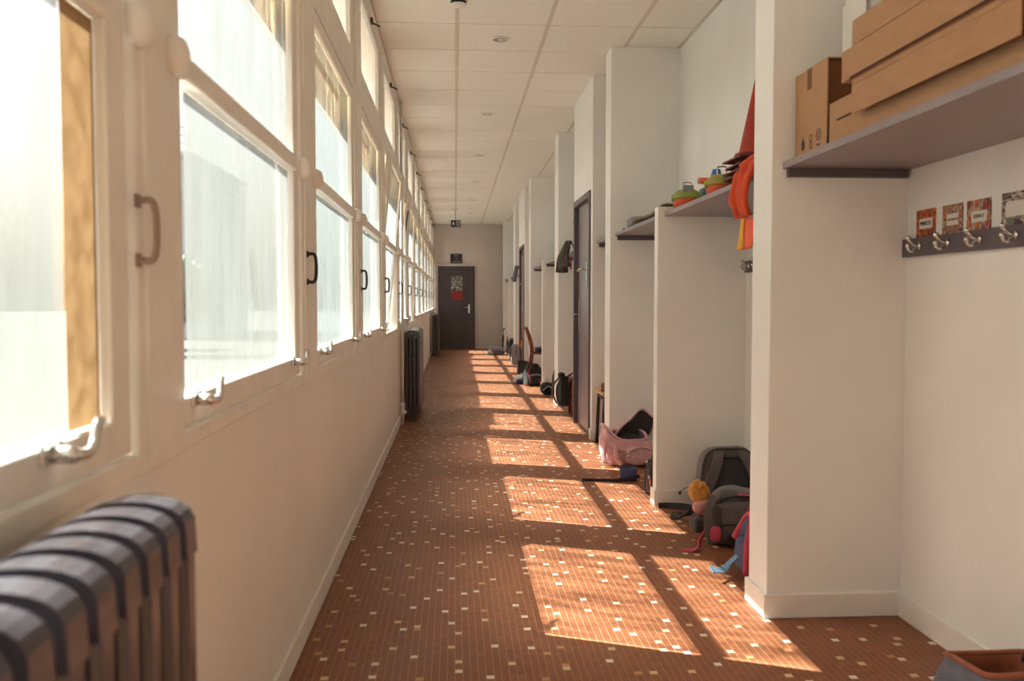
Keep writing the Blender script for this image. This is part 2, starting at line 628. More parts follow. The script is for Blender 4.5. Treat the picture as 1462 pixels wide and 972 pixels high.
MB().box(XB - 0.022, XB + 0.002, Y0, Y1, ZC - 0.003, ZC + 0.02).build('edge_angle', RUNNER, ce)

# ------------------------------------------------------------------ walls
ZS = 0.865      # top of the solid wall under the windows
wl = struct('wall_left', MB().box(XL - 0.16, XL, Y0, Y1, 0, ZS), WALL_L, 'cream painted wall below the long row of windows', 'wall')
struct('wall_right', MB().box(XB, XB + 0.15, Y0, Y1, 0, ZC + 0.02), WALL, 'cream wall at the back of the coat niches', 'wall')
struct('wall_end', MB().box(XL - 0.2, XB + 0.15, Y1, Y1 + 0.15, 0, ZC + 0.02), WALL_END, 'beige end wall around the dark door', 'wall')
struct('wall_behind', MB().box(XL - 0.2, XB + 0.15, Y0 - 0.15, Y0, 0, ZC + 0.02), WALL, 'cream wall closing the corridor', 'wall')
struct('baseboard_left', MB().box(XL, XL + 0.013, 1.3, Y1, 0, 0.082, 0.003), TRIM, 'low cream baseboard under the windows', 'baseboard')
struct('baseboard_right', MB().box(XB - 0.013, XB, Y0, 3.05, 0, 0.088, 0.003).box(XB - 0.013, XB, 3.25, 4.8, 0, 0.088, 0.003)
       .box(XB - 0.013, XB, 4.88, 6.29, 0, 0.088, 0.003).box(XB - 0.013, XB, 9.84, 12.9, 0, 0.088, 0.003), TRIM, 'cream baseboard at the back of the niches', 'baseboard')

def pier(name, ya, yb, z1, label, cat='pier', bb=True):
    o = struct(name, MB().box(XF, XB + 0.002, ya, yb, 0, z1, 0.004), WALL, label, cat)
    if bb:
        MB().box(XF - 0.012, XB, ya - 0.012, yb + 0.012, 0, 0.088, 0.003).build('baseboard', TRIM, o)
    return o
pier('wall_pier', 3.055, 3.245, ZC, 'cream full-height pier between the carton shelf and the hat shelf niche')
pier('wall_partition', 4.80, 4.88, 1.665, 'low cream partition beside the grey backpacks', 'partition')
pier('wall_pier', 6.29, 6.50, ZC, 'cream full-height pier behind the pink backpack')
pier('wall_pier', 9.48, 9.82, ZC, 'cream full-height pier behind the hanging brown coat')
pier('wall_partition', 11.20, 11.29, 1.665, 'low cream partition next to the wooden chair', 'partition')
pier('wall_pier', 12.95, 13.25, ZC, 'cream full-height pier behind the wooden chair')
pier('wall_pier', 16.3, 16.75, ZC, 'cream full-height pier beyond the colourful door')
pier('wall_partition', 18.25, 18.4, 1.66, 'low cream partition beside the far black bags', 'partition')
pier('wall_pier', 20.2, 20.45, ZC, 'cream full-height pier at the end wall')

# walls that carry the two classroom doors
def door_wall(ya, yb, da, db, zt, label):
    m = MB()
    m.box(XF, XB + 0.002, ya, da, 0, ZC)
    m.box(XF, XB + 0.002, db, yb, 0, ZC)
    m.box(XF, XB + 0.002, da, db, zt, ZC)
    o = struct('wall_block', m, WALL, label, 'wall')
    MB().box(XF - 0.012, XB, ya - 0.012, da - 0.001, 0, 0.088, 0.003).build('baseboard', TRIM, o)
    return o
door_wall(7.10, 8.215, 7.195, 8.165, 2.06, 'cream wall around the grey classroom door')
door_wall(14.03, 15.3, 14.12, 15.10, 2.06, 'cream wall around the door covered in colourful pictures')

# ------------------------------------------------------------------ window wall
ZG0, ZB, ZG1 = 0.962, 1.585, 2.165     # glass bottom, glazing bar, glass top
XG = XL - 0.022                        # glass plane
for k in BAYS:
    a = GY0 + PITCH * k                # glass start
    b = a + GLEN + (0.09 if k == -2 else 0)
    pa, pb = b + 0.085, a + PITCH - 0.055
    MB().box(XL - 0.07, XL + 0.012, pa, pb, ZS, ZC, 0.004).build('window_post', FRAME, wl)
    # narrow trim strip beside each post
    MB().box(XL - 0.01, XL + 0.018, pa + 0.03, pa + 0.045, ZS + 0.02, ZC - 0.02, 0.004).build('post_bead', FRAME, wl)
MB().box(XL - 0.09, XL + 0.006, Y0, Y1, ZS, ZS + 0.036, 0.004).build('sill_rail', FRAME, wl)
MB().box(XL - 0.09, XL + 0.004, Y0, Y1, 2.225, 2.36, 0.004).build('transom_rail', FRAME, wl)
MB().box(XL - 0.09, XL + 0.010, Y0, Y1, 2.87, ZC, 0.004).build('head_rail', FRAME, wl)
MB().box(XL, XL + 0.036, Y0, 1.50, 0.79, 0.825, 0.006).build('ledge', FRAME, wl)
MB().box(XL - 0.002, XL + 0.020, Y0, 1.48, 0.70, 0.79, 0.006).build('ledge_apron', FRAME, wl)

def latch(parent, y, z, s=1.0):
    """cremone lever on the bottom rail: plate, boss and curled lever"""
    m = MB()
    m.box(0.0, 0.006, -0.03 * s, 0.03 * s, -0.012, 0.016, 0.002)
    m.lathe([(0.012, 0.006), (0.012, 0.03), (0.009, 0.036)], 12, 'x')
    m.tube(path([(0.032, 0, 0), (0.036, 0.03, -0.002), (0.034, 0.055, 0.006), (0.032, 0.072, 0.028), (0.030, 0.088, 0.032)], 4), [0.0085] * 4 + [0.0075] * 13, 8)
    return m.build('latch', CHROME, parent, (XL + 0.002, y, z))

def handle(parent, y, z, m_):
    m = MB()
    m.tube(path([(0.0, 0, 0.046), (0.020, 0, 0.048), (0.028, 0, 0.034), (0.030, 0, 0), (0.028, 0, -0.034), (0.020, 0, -0.048), (0.0, 0, -0.046)], 4), 0.0058, 8)
    m.box(-0.002, 0.004, -0.009, 0.009, 0.036, 0.058, 0.002).box(-0.002, 0.004, -0.009, 0.009, -0.058, -0.036, 0.002)
    return m.build('handle', m_, parent, (XL + 0.013, y, z))

OPEN = {2: 0.10, 4: 0.045}
for n, k in enumerate(BAYS):
    a = GY0 + PITCH * k
    b = a + GLEN + (0.09 if k == -2 else 0)
    ym = (a + b) / 2
    win = thing('window_%d' % (n + 1), 'tall cream framed window with milky panes in the corridor window row', 'window', (0, 0, 0), kind='structure')
    # centre-pivoted sash, origin on its pivot axis
    sm = MB()
    w0, w1 = a - 0.05, b + 0.075
    X0, X1 = XL - 0.045, XL + 0.002
    def R(x0, x1, y0, y1, z0, z1, bev=0.004):
        sm.box(x0 - XG, x1 - XG, y0 - ym, y1 - ym, z0 - ZB, z1 - ZB, bev)
    R(X0, X1, w0, a, 0.905, 2.22)
    R(X0, X1, b, w1, 0.905, 2.22)
    R(X0, X1, a, b, 0.905, ZG0)
    R(X0, X1, a, b, ZG1, 2.22)
    sash = sm.build('sash', FRAME, win, (XG, ym, ZB))
    gb = MB().box(X0 - XG + 0.004, X1 - XG + 0.012, a - ym, b - ym, -0.024, 0.024, 0.006).build('glazing_bar', FRAME, sash)
    for (z0, z1) in ((ZG0, ZB - 0.024), (ZB + 0.024, ZG1)):
        MB().box(-0.002, 0.002, a - ym - 0.005, b - ym + 0.005, z0 - ZB - 0.005, z1 - ZB + 0.005).build('pane', GLASS, sash)
        c0 = 0.075 if k == -1 else 0.012
        c1 = 0.113 if k == -2 and z0 == ZG0 else 0.006
        MB().add([(0.005, a - ym + c0, z0 - ZB + 0.004), (0.005, b - ym - c1, z0 - ZB + 0.004),
                  (0.005, b - ym - c1, z1 - ZB - 0.002), (0.005, a - ym + c0, z1 - ZB - 0.002)],
                 [(0, 1, 2, 3)]).build('window_film', FILM[0 if k < 0 else 1], sash)
    if k == -2:
        kp = MB().add([(0.006, b - ym - 0.112, ZG0 - ZB + 0.003), (0.006, b - ym - 0.001, ZG0 - ZB + 0.003), (0.006, b - ym - 0.001, -0.026), (0.006, b - ym - 0.112, -0.026)], [(0, 1, 2, 3)]).build('kraft_paper_strip', KRAFT, sash)
        kp['label'] = 'tan kraft paper stuck on the pane'
    if k in OPEN:
        sash.rotation_euler = (0, OPEN[k], 0)
    for yy in (a - 0.075, b + 0.10):
        MB().lathe([(0.036, 0.0), (0.036, 0.016), (0.028, 0.028), (0.012, 0.034)], 18, 'x').build('pivot_boss', FRAME, win, (XL + 0.006, yy, ZB))
    handle(win, a - (0.27 if k < 1 else 0.16), 1.258, (PAINTMET if k < 0 else BLACK if k == 0 else DARKMET))
    if k in (2, 3, 4):
        MB().box(0.0, 0.012, -0.012, 0.012, -0.11, 0.11, 0.003).build('stay_arm', DARKMET, win, (XL + 0.006, b + 0.05, 1.98), (0, 0.12, 0))
    if k in OPEN:
        continue
    latch(win, a + 0.06, 0.952)
    latch(win, b - (0.21 if k == -2 else 0.05), 0.952)

# clerestory lights above the transom
for n, k in enumerate(BAYS):
    a = GY0 + PITCH * k
    b = a + GLEN
    win = [o for o in bpy.data.objects if o.name == 'window_%d' % (n + 1)][0]
    m = MB()
    m.box(XL - 0.04, XL + 0.004, a - 0.05, a + 0.02, 2.36, 2.87, 0.004)
    m.box(XL - 0.04, XL + 0.004, b - 0.03, b + 0.085, 2.36, 2.87, 0.004)
    m.box(XL - 0.04, XL + 0.004, a + 0.02, b - 0.03, 2.36, 2.41, 0.004)
    m.box(XL - 0.04, XL + 0.004, a + 0.02, b - 0.03, 2.82, 2.87, 0.004)
    cs = m.build('clerestory_sash', FRAME, win)
    MB().box(XG - 0.002, XG + 0.002, a + 0.015, b - 0.025, 2.405, 2.825).build('clerestory_pane', GLASS, cs)
    MB().add([(XG + 0.005, a + 0.02, 2.41), (XG + 0.005, b - 0.03, 2.41), (XG + 0.005, b - 0.03, 2.82), (XG + 0.005, a + 0.02, 2.82)], [(0, 1, 2, 3)]).build('window_film', FILM_TOP, cs)
    m = MB()
    m.box(XL + 0.0, XL + 0.02, ym * 0 + a + 0.56, a + 0.62, 2.845, 2.875, 0.003)
    m.tube([(XL + 0.01, a + 0.59, 2.85), (XL + 0.045, a + 0.59, 2.835), (XL + 0.06, a + 0.56, 2.82)], 0.006, 8)
    m.build('clerestory_catch', DARKMET, cs)

# pelmet board and eave outside
bl = struct('trim_1', MB().box(XL - 0.122, XL - 0.096, Y0, Y1, 2.355, 2.40), EAVE, 'tan canvas sun blind hanging along the outside of the windows', 'blind')
MB().add([(XL - 0.109, Y0, 2.045), (XL - 0.109, Y1, 2.045), (XL - 0.109, Y1, 2.356), (XL - 0.109, Y0, 2.356)], [(0, 1, 2, 3)]).build('canvas_valance', CANVAS, bl)
MB().tube([(XL - 0.109, Y0, 2.043), (XL - 0.109, Y1, 2.043)], 0.006, 8).build('bottom_bar', EAVE, bl)
struct('trim_2', MB().box(XL - 0.75, XL - 0.09, Y0 - 0.5, Y1 + 0.5, 2.96, 3.12), EAVE, 'tan underside of the roof eave outside the windows', 'eave')
struct('ground', MB().box(-60, XL - 0.16, -40, 120, -0.5, -0.3), GROUND, 'pale courtyard ground outside the windows', 'ground')
# ==== OBJECTS ====

# ------------------------------------------------------------------ fabrics and further materials
def fabric(name, col, var=0.12):
    return mat(name, col, 0.85, var, 25, 0.35, 350, sheen=0.15)
F_GREY = fabric('grey_canvas', srgb(98, 90, 86))
F_GREYD = fabric('grey_canvas_dark', srgb(64, 58, 58))
F_GREY2 = fabric('taupe_canvas', srgb(96, 84, 82))
F_BLACK = fabric('black_nylon', srgb(34, 31, 34))
F_PINK = fabric('dusty_pink_canvas', srgb(220, 166, 166))
F_PINKH = fabric('hot_pink_nylon', srgb(188, 62, 84))
F_LILAC = fabric('lilac_lining', srgb(112, 102, 116))
F_BLUE = fabric('navy_nylon', srgb(62, 66, 104))
F_SKY = fabric('pale_blue_strap', srgb(110, 148, 178))
F_MUSTARD = fabric('mustard_plush', srgb(206, 140, 62))
F_ORANGE = fabric('orange_jacket_cloth', srgb(206, 70, 26))
F_SALMON = fabric('salmon_vest_cloth', srgb(244, 112, 78))
F_YELLOW = fabric('yellow_reflective_tape', srgb(236, 178, 66))
F_BROWN = fabric('brown_wool', srgb(72, 58, 50))
F_KHAKI = fabric('khaki_cloth', srgb(126, 108, 70))
F_PURPLE = fabric('purple_cloth', srgb(66, 54, 104))
F_WHITE = fabric('off_white_cloth', srgb(206, 200, 196))
F_LGREY = fabric('light_grey_cloth', srgb(150, 146, 150))
F_RED = fabric('red_nylon', srgb(178, 44, 40))
F_STEELB = fabric('slate_canvas', srgb(98, 100, 112))
F_RUST = fabric('rust_lining', srgb(150, 84, 54))
TEAL = mat('teal_plastic', srgb(72, 126, 138), 0.5)
GREEN = mat('lime_plastic', srgb(150, 164, 78), 0.45, 0.06)
GREEN2 = mat('olive_plastic', srgb(164, 158, 78), 0.45, 0.06)
ORANGE = mat('orange_plastic', srgb(214, 82, 34), 0.45, 0.06)
BLUEP = mat('blue_plastic', srgb(46, 112, 186), 0.4, 0.05)
CONE = mat('brick_red_plastic', srgb(168, 52, 34), 0.55, 0.06)
CONE2 = mat('maroon_plastic', srgb(106, 34, 32), 0.55, 0.08)
WOODR = mat('red_brown_wood', srgb(128, 54, 34), 0.35, 0.15, 6, stretch=(1, 1, 8))
WOODL = mat('honey_wood', srgb(206, 156, 112), 0.45, 0.10, 6, stretch=(1, 8, 1))
LEGBLK = mat('black_lacquered_steel', srgb(30, 25, 24), 0.35, 0.1, 20)
LEATHER = mat('brown_leather', srgb(120, 58, 34), 0.45, 0.15, 20)
INK = mat('dark_ink', srgb(58, 42, 32), 0.8, 0.05, 10)
SIGNBLK = mat('sign_black', srgb(28, 26, 24), 0.4, 0.05, 10)
SIGNTXT = mat('sign_lettering', srgb(176, 170, 158), 0.6, 0.03, 10)
POSTERRED = mat('poster_red', srgb(156, 34, 36), 0.5, 0.08, 10)
LAMPGLASS = mat('downlight_reflector', (0.85, 0.83, 0.8, 1), 0.15, 0.03, 20, metal=1.0)

def stripes(name, cols, scale, axis, seed=0.0, dist=4.0):
    """printed stripes in several colours"""
    m = bpy.data.materials.new(name)
    m.use_nodes = True
    nt = m.node_tree
    b = nt.nodes['Principled BSDF']
    tc = nt.nodes.new('ShaderNodeTexCoord')
    mp = nt.nodes.new('ShaderNodeMapping')
    mp.inputs['Location'].default_value = (seed, seed, seed)
    sc = [0.4, 0.4, 0.4]
    for i, c in enumerate('xyz'):
        if c in axis:
            sc[i] = 1.0
    mp.inputs['Scale'].default_value = sc
    nt.links.new(tc.outputs['Object'], mp.inputs['Vector'])
    nz = nt.nodes.new('ShaderNodeTexNoise')
    nz.inputs['Scale'].default_value = scale
    nz.inputs['Detail'].default_value = 1.5
    nz.inputs['Distortion'].default_value = dist * 0.1
    nt.links.new(mp.outputs['Vector'], nz.inputs['Vector'])
    rp = nt.nodes.new('ShaderNodeValToRGB')
    rp.color_ramp.interpolation = 'CONSTANT'
    n = len(cols)
    while len(rp.color_ramp.elements) < n:
        rp.color_ramp.elements.new(0.5)
    for i, c in enumerate(cols):
        rp.color_ramp.elements[i].position = 0.30 + 0.42 * i / n
        rp.color_ramp.elements[i].color = c
    rp.color_ramp.elements[0].position = 0.0
    nt.links.new(nz.outputs['Fac'], rp.inputs['Fac'])
    nt.links.new(rp.outputs['Color'], b.inputs['Base Color'])
    b.inputs['Roughness'].default_value = 0.55
    return m
C_R, C_O, C_Y, C_G, C_B, C_W, C_D = (srgb(170, 60, 40), srgb(220, 120, 40), srgb(214, 176, 70), srgb(116, 130, 112), srgb(86, 84, 130), srgb(206, 186, 168), srgb(96, 62, 54))
PRINT1 = stripes('card_print_red', [C_R, C_O, C_R, C_D, C_O, C_R], 60, 'y', 0.3)
PRINT2 = stripes('card_print_mixed', [C_G, C_R, C_W, C_D, C_O, C_G], 70, 'y', 1.3)
PRINT3 = stripes('card_print_bright', [C_D, C_R, C_G, C_W, C_O, C_R], 50, 'y', 2.3, 9)
PRINT4 = stripes('card_print_grey', [C_G, C_D, C_W, C_B, C_Y, C_G], 45, 'z', 3.3, 9)
COLLAGE = stripes('picture_collage', [C_D, srgb(52, 48, 60), C_R, C_G, C_W, C_B, C_O, srgb(60, 46, 50)], 22, 'yz', 4.1, 8)
PHOTO = stripes('poster_photo', [srgb(60, 52, 48), srgb(200, 196, 186), srgb(70, 62, 52), srgb(150, 146, 130), srgb(50, 44, 42)], 14, 'xz', 5.1, 8)

def text(parent, body, size, loc, rot, m, depth=0.0008, name='lettering'):
    cu = bpy.data.curves.new(name, 'FONT')
    cu.body = body
    cu.size = size
    cu.align_x = 'CENTER'
    cu.align_y = 'CENTER'
    cu.extrude = depth
    cu.resolution_u = 3
    t = bpy.data.objects.new(name + '_tmp', cu)
    COL.objects.link(t)
    dg = bpy.context.evaluated_depsgraph_get()
    me = bpy.data.meshes.new_from_object(t.evaluated_get(dg))
    bpy.data.objects.remove(t)
    me.materials.clear()
    me.materials.append(m)
    return link(name, me, parent, loc, rot)

# ------------------------------------------------------------------ radiators
def radiator_section():
    m = MB()
    D, T = 0.142, 0.043
    # crown and foot with rounded ends
    def lobe(z0, z1, up):
        poly = []
        for i in range(13):
            t = PI * i / 12
            poly.append((D / 2 * math.cos(t), (z0 if up else z1) + (1 if up else -1) * (z1 - z0) * math.sin(t) ** 0.38))
        if not up:
            poly = poly[::-1]
        m.prism(poly, -T / 2, T / 2, 'y')
    lobe(0.79, 0.865, True)
    lobe(0.055, 0.12, False)
    for i in range(4):
        x = -D / 2 + 0.0165 + i * (D - 0.033) / 3
        m.box(x - 0.0150, x + 0.0150, -T / 2, T / 2, 0.10, 0.81, 0.008)
    for z in (0.345, 0.585):
        m.box(-D / 2 + 0.01, D / 2 - 0.01, -T / 2 + 0.006, T / 2 - 0.006, z - 0.014, z + 0.014, 0.004)
    return m.mesh('section', IRON)
SECTION = radiator_section()

def radiator(y0, n, x, pitch, label):
    r = thing('radiator', label, 'radiator', (x, y0, 0), group='cast iron radiators under the windows')
    for i in range(n):
        link('section', SECTION, r, (0, (i + 0.5) * pitch, 0))
    for y in (0.5 * pitch, (n - 0.5) * pitch):
        MB().box(-0.03, 0.03, y - 0.02, y + 0.02, 0, 0.075, 0.006).build('foot', IRON, r)
    for zz, nm in ((0.82, 'upper_hub'), (0.10, 'lower_hub')):
        MB().tube([(0, -0.005, zz), (0, n * pitch + 0.005, zz)], 0.018, 10).build(nm, IRON, r)
    return r
r1 = radiator(1.17 - 13 * 0.068, 13, -0.408, 0.068, 'grey cast iron radiator beneath the window with the tan board')
v = MB().tube([(0.0, 0.884, 0.82), (0.0, 0.925, 0.82)], 0.012, 10).lathe([(0.016, 0.925), (0.018, 0.935), (0.018, 0.955), (0.010, 0.962)], 12, 'y', (0, 0, 0.82))
v.build('bleed_valve', LEATHER, r1)
r1.location.z = 0.030
for o in [x for x in bpy.data.objects if x.parent == r1 and x.name.startswith('foot')]:
    o.scale.z = 1.4
    o.location.z = -0.030
radiator(8.33, 15, -0.405, 0.068, 'grey cast iron radiator just beyond the white heating pipe')
radiator(18.1, 14, -0.405, 0.068, 'grey cast iron radiator beside the dark end door')

pp = thing('heating_pipe', 'white vertical heating pipe beside the middle radiator', 'pipe', (-0.486, 8.12, 0))
MB().tube([(0, 0, 0.0), (0, 0, ZC - 0.002)], 0.0135, 12).build('pipe', FRAME, pp)
MB().lathe([(0.02, 0.09), (0.024, 0.10), (0.024, 0.13), (0.018, 0.14), (0.018, 0.17), (0.022, 0.18), (0.022, 0.20), (0.014, 0.205)], 12).tube([(0, 0, 0.115), (0.035, 0.01, 0.115)], 0.01, 8).build('valve', FRAME, pp)
MB().tube([(-0.002, 0, 0.86), (-0.002, 0, 0.88)], 0.022, 12).build('collar', FRAME, pp)

# ------------------------------------------------------------------ shelves with battens
def shelf(y0, y1, label, batten=True, grp='mauve coat shelves'):
    s_ = thing('coat_shelf', label, 'shelf', (0, y0, 1.612), group=grp)
    L = y1 - y0
    MB().box(1.158, XB - 0.001, 0.002, L - 0.002, 0, 0.024, 0.002).build('board', MAUVE, s_)
    if batten:
        MB().box(1.172, XB - 0.012, L - 0.024, L - 0.002, -0.030, -0.0005, 0.002).build('batten', MAUVE_D, s_)
        MB().box(1.172, XB - 0.012, 0.002, 0.024, -0.030, -0.0005, 0.002).build('batten', MAUVE_D, s_)
    return s_
shelf(1.10, 3.055, 'mauve wall shelf carrying the cardboard boxes')
shelf(3.245, 4.80, 'mauve wall shelf carrying the green and orange pots', False)
shelf(4.88, 6.29, 'mauve wall shelf above the pink backpack')
shelf(6.50, 7.10, 'short mauve shelf above the stool with black legs')
shelf(8.215, 9.48, 'mauve shelf behind the hanging brown coat')
shelf(9.82, 11.20, 'empty mauve shelf on the near side of the partition by the wooden chair')
shelf(11.29, 12.95, 'empty mauve shelf above the wooden chair')
shelf(15.30, 16.30, 'mauve shelf just beyond the colourful door')
shelf(16.75, 18.25, 'mauve shelf over the far black bags, nearer than the last low partition')
shelf(18.40, 20.20, 'mauve shelf between the last low partition and the end pier')
shelf(20.45, 20.95, 'very short mauve shelf against the end wall')

# ------------------------------------------------------------------ coat rails with hooks
def hook_mesh():
    m = MB()
    m.lathe([(0.013, 0.0), (0.013, -0.004), (0.009, -0.008)], 14, 'x')
    m.tube(path([(-0.004, 0, 0.002), (-0.022, 0, 0.006), (-0.034, 0, 0.016), (-0.038, 0, 0.022)], 3), 0.006, 8)
    m.soft((-0.040, 0, 0.026), (0.019, 0.019, 0.019), 1, 1, nu=12, nv=8)
    m.tube(path([(-0.004, 0, -0.004), (-0.016, 0, -0.012), (-0.028, 0, -0.018), (-0.038, 0, -0.012), (-0.040, 0, -0.004)], 3), 0.006, 8)
    m.soft((-0.041, 0, -0.001), (0.017, 0.017, 0.017), 1, 1, nu=12, nv=8)
    return m.mesh('hook', CHROME)
HOOK = hook_mesh()
def rail(y0, y1, ys, label):
    r = thing('coat_rail', label, 'coat rail', (XB, y0, 1.301), group='mauve coat rails')
    MB().box(-0.020, -0.0005, 0, y1 - y0, 0, 0.064, 0.002).build('board', MAUVE_D, r)
    for y in ys:
        link('hook', HOOK, r, (-0.020, y - y0, 0.034))
    return r
rail(1.30, 3.053, [2.935 - 0.174 * i for i in range(9)], 'mauve coat rail with chrome hooks under the carton shelf')
rail(3.30, 4.77, [4.69 - 0.174 * i for i in range(8)], 'mauve coat rail with chrome hooks under the salmon vest')
rail(8.25, 9.44, [9.36 - 0.174 * i for i in range(7)], 'mauve coat rail behind the brown coat')

# ------------------------------------------------------------------ name cards above the rail
def name_card(y0, y1, z0, z1, pr, body, label, slip):
    c = thing('name_card', label, 'name card', (XB, (y0 + y1) / 2, z0), group='pupils name cards above the coat rail')
    w, h = y1 - y0, z1 - z0
    MB().box(-0.003, -0.0004, -w / 2, w / 2, 0, h).build('card', pr, c)
    s0, s1, t0, t1 = slip
    sl_ = MB().box(-0.0045, -0.003, s0 * w, s1 * w, t0 * h, t1 * h).build('name_slip', WHITE, c)
    if body:
        text(sl_, body, 0.6 * (t1 - t0) * h if len(body) < 5 else min(0.55 * (t1 - t0) * h, 1.25 * (s1 - s0) * w / len(body)), (-0.0050, (s0 + s1) / 2 * w, (t0 + t1) / 2 * h), (PI / 2, 0, -PI / 2), INK)
    return c
name_card(2.868, 2.989, 1.366, 1.460, PRINT1, 'MARCO', 'small red striped name card with a white slip, next to the pier', (-0.36, 0.32, 0.30, 0.68))
c2 = name_card(2.709, 2.825, 1.366, 1.460, PRINT2, None, 'small grey and red striped name card with two white strips', (-0.30, 0.26, 0.52, 0.68))
MB().box(-0.0045, -0.003, -0.3 * 0.116, 0.26 * 0.116, 0.28 * 0.094, 0.44 * 0.094).build('name_slip', WHITE, c2)
name_card(2.562, 2.686, 1.366, 1.460, PRINT3, 'EDEN T', 'small brightly striped name card reading EDEN T on a white slip', (-0.36, 0.28, 0.26, 0.62))
name_card(2.36, 2.508, 1.366, 1.462, PRINT4, None, 'larger grey and yellow patterned name card with a pale slip', (-0.36, 0.36, 0.26, 0.72))

# ------------------------------------------------------------------ cartons on the near shelf
ZT = 1.636
def carton(x0, x1, y0, y1, z0, z1, label, seam=None, tape=False):
    c = thing('cardboard_box', label, 'box', (x0, y0, z0), group='cardboard boxes on the near shelf')
    MB().box(0, x1 - x0, 0, y1 - y0, 0, z1 - z0, 0.004).build('body', CARD, c)
    if seam is not None:
        MB().box(-0.0015, 0.002, 0.02, y1 - y0 - 0.06, seam, seam + 0.006).build('flap_gap_shade', CARD_S, c)  # dark strip: flap line on the long box, painted gap shade under others
    if tape:
        MB().box(-0.001, 0.002, (y1 - y0) * 0.45, (y1 - y0) * 0.6, (z1 - z0) * 0.8, (z1 - z0) + 0.0005).build('tape', CARD_D, c)
    return c
# upright open carton
uc = thing('cardboard_box', 'upright open cardboard box with printed symbols against the pier', 'box', (1.20, 2.785, ZT), group='cardboard boxes on the near shelf')
W_, L_, H_ = 0.27, 0.262, 0.295
MB().box(0, 0.004, 0, L_, 0, H_).build('front_panel', CARD, uc)
MB().box(W_ - 0.004, W_, 0, L_, 0, H_).build('back_panel', CARD, uc)
MB().box(0.004, W_ - 0.004, L_ - 0.004, L_, 0, H_).build('end_panel', CARD, uc)
MB().box(0.004, W_ - 0.004, 0.0, L_ - 0.004, 0, 0.004).build('bottom_panel', CARD, uc)
MB().box(0.004, W_ - 0.004, 0.0, L_ - 0.004, H_ - 0.004, H_).build('top_panel', CARD, uc)
MB().box(0.010, W_ - 0.010, 0.012, 0.016, 0.004, H_ - 0.006).build('shade_panel', CARD_D, uc)  # darker panel, the shade of the near side put into its colour
MB().box(-0.0008, 0, 0.125, 0.160, 0.225, H_).build('tape', CARD_D, uc)
# symbols: flame, recycling mark, crossed circle
def ring(mb, y, z, ro, ri, n=20, gap=0.0):
    for i in range(n):
        t0, t1 = 2 * PI * i / n + gap, 2 * PI * (i + 1) / n
        P = [(y + ro * math.cos(t0), z + ro * math.sin(t0)), (y + ro * math.cos(t1), z + ro * math.sin(t1)), (y + ri * math.cos(t1), z + ri * math.sin(t1)), (y + ri * math.cos(t0), z + ri * math.sin(t0))]
        mb.prism(P, -0.0007, 0.0, 'x')
m = MB()
m.prism([(0.190, 0.026), (0.176, 0.034), (0.174, 0.048), (0.180, 0.062), (0.184, 0.050), (0.190, 0.074), (0.200, 0.060), (0.205, 0.044), (0.202, 0.030)], -0.0007, 0, 'x')
m.build('flame_symbol', INK, uc)
m = MB()
ring(m, 0.125, 0.058, 0.013, 0.009)
ring(m, 0.125, 0.034, 0.012, 0.008, 14)
m.build('glass_symbol', INK, uc)
m = MB()
ring(m, 0.062, 0.060, 0.020, 0.017)
ring(m, 0.062, 0.060, 0.010, 0.007)
m.prism([(0.048, 0.024), (0.076, 0.024), (0.076, 0.028), (0.048, 0.028)], -0.0007, 0, 'x')
m.build('round_symbol', INK, uc)
# long flat boxes
bxA = carton(1.200, 1.50, 1.30, 2.768, ZT, 1.776, 'long low cardboard box lying on the shelf under the lid', 0.075)
lid = thing('cardboard_box', 'shallow upturned cardboard box whose deep front flap covers the long low box', 'box', (1.165, 1.76, 1.694), group='cardboard boxes on the near shelf')
MB().box(0, 0.35, 0, 0.775, 0.083, 0.101, 0.003).build('top_panel', CARD, lid)
MB().box(0, 0.006, 0, 0.775, 0, 0.083, 0.002).build('front_flap', CARD, lid)
MB().box(0.344, 0.35, 0, 0.775, 0.0, 0.083, 0.002).build('rear_flap', CARD, lid)
carton(1.158, 1.50, 1.50, 2.590, 1.796, 1.889, 'wide flat cardboard box with a bulging edge, second from the top', 0.0)
carton(1.170, 1.50, 1.50, 2.550, 1.890, 1.970, 'flat cardboard box topmost of the shelf stack', 0.0)
ps = thing('paper_sheaf', 'white papers standing on the upright open cardboard box', 'papers', (1.33, 2.90, 1.931))
for i, (dx, hh) in enumerate(((0, 0.22), (0.012, 0.25), (0.024, 0.21))):
    MB().box(dx, dx + 0.004, -0.10 + 0.01 * i, 0.07 + 0.005 * i, 0, hh).build('sheet', WHITE, ps)

# ------------------------------------------------------------------ end wall: door, sign, poster
d3 = thing('door_3', 'dark mauve door in the end wall', 'door', (-0.40, Y1, 0), kind='structure')
MB().box(0, 0.88, -0.03, -0.002, 0.006, 1.965, 0.003).build('leaf', DARKDOOR, d3)
MB().box(-0.055, 0.0, -0.045, 0, 0, 2.02, 0.004).box(0.88, 0.90, -0.045, 0, 0, 2.02, 0.004).box(0.0, 0.88, -0.045, 0, 1.965, 2.02, 0.004).build('frame', WALL_END, d3)
MB().box(0.785, 0.80, -0.034, -0.03, 0.0, 1.965).build('edge_strip', MAUVE_D, d3)
MB().box(0.715, 0.755, -0.038, -0.03, 0.84, 1.06, 0.003).build('handle_plate', CHROME, d3)
MB().tube([(0.735, -0.038, 0.98), (0.735, -0.08, 0.98), (0.64, -0.085, 0.985)], 0.010, 8).build('handle', CHROME, d3)
MB().box(0.0, 0.88, -0.028, 0.0, 0.0, 0.006).build('threshold', MAUVE_D, d3)
po = thing('poster', 'black and white photo poster with a red lower band on the dark door', 'poster', (0.045, Y1 - 0.031, 1.16))
MB().box(-0.135, 0.135, -0.003, 0, 0.22, 0.57).build('photo_area', PHOTO, po)
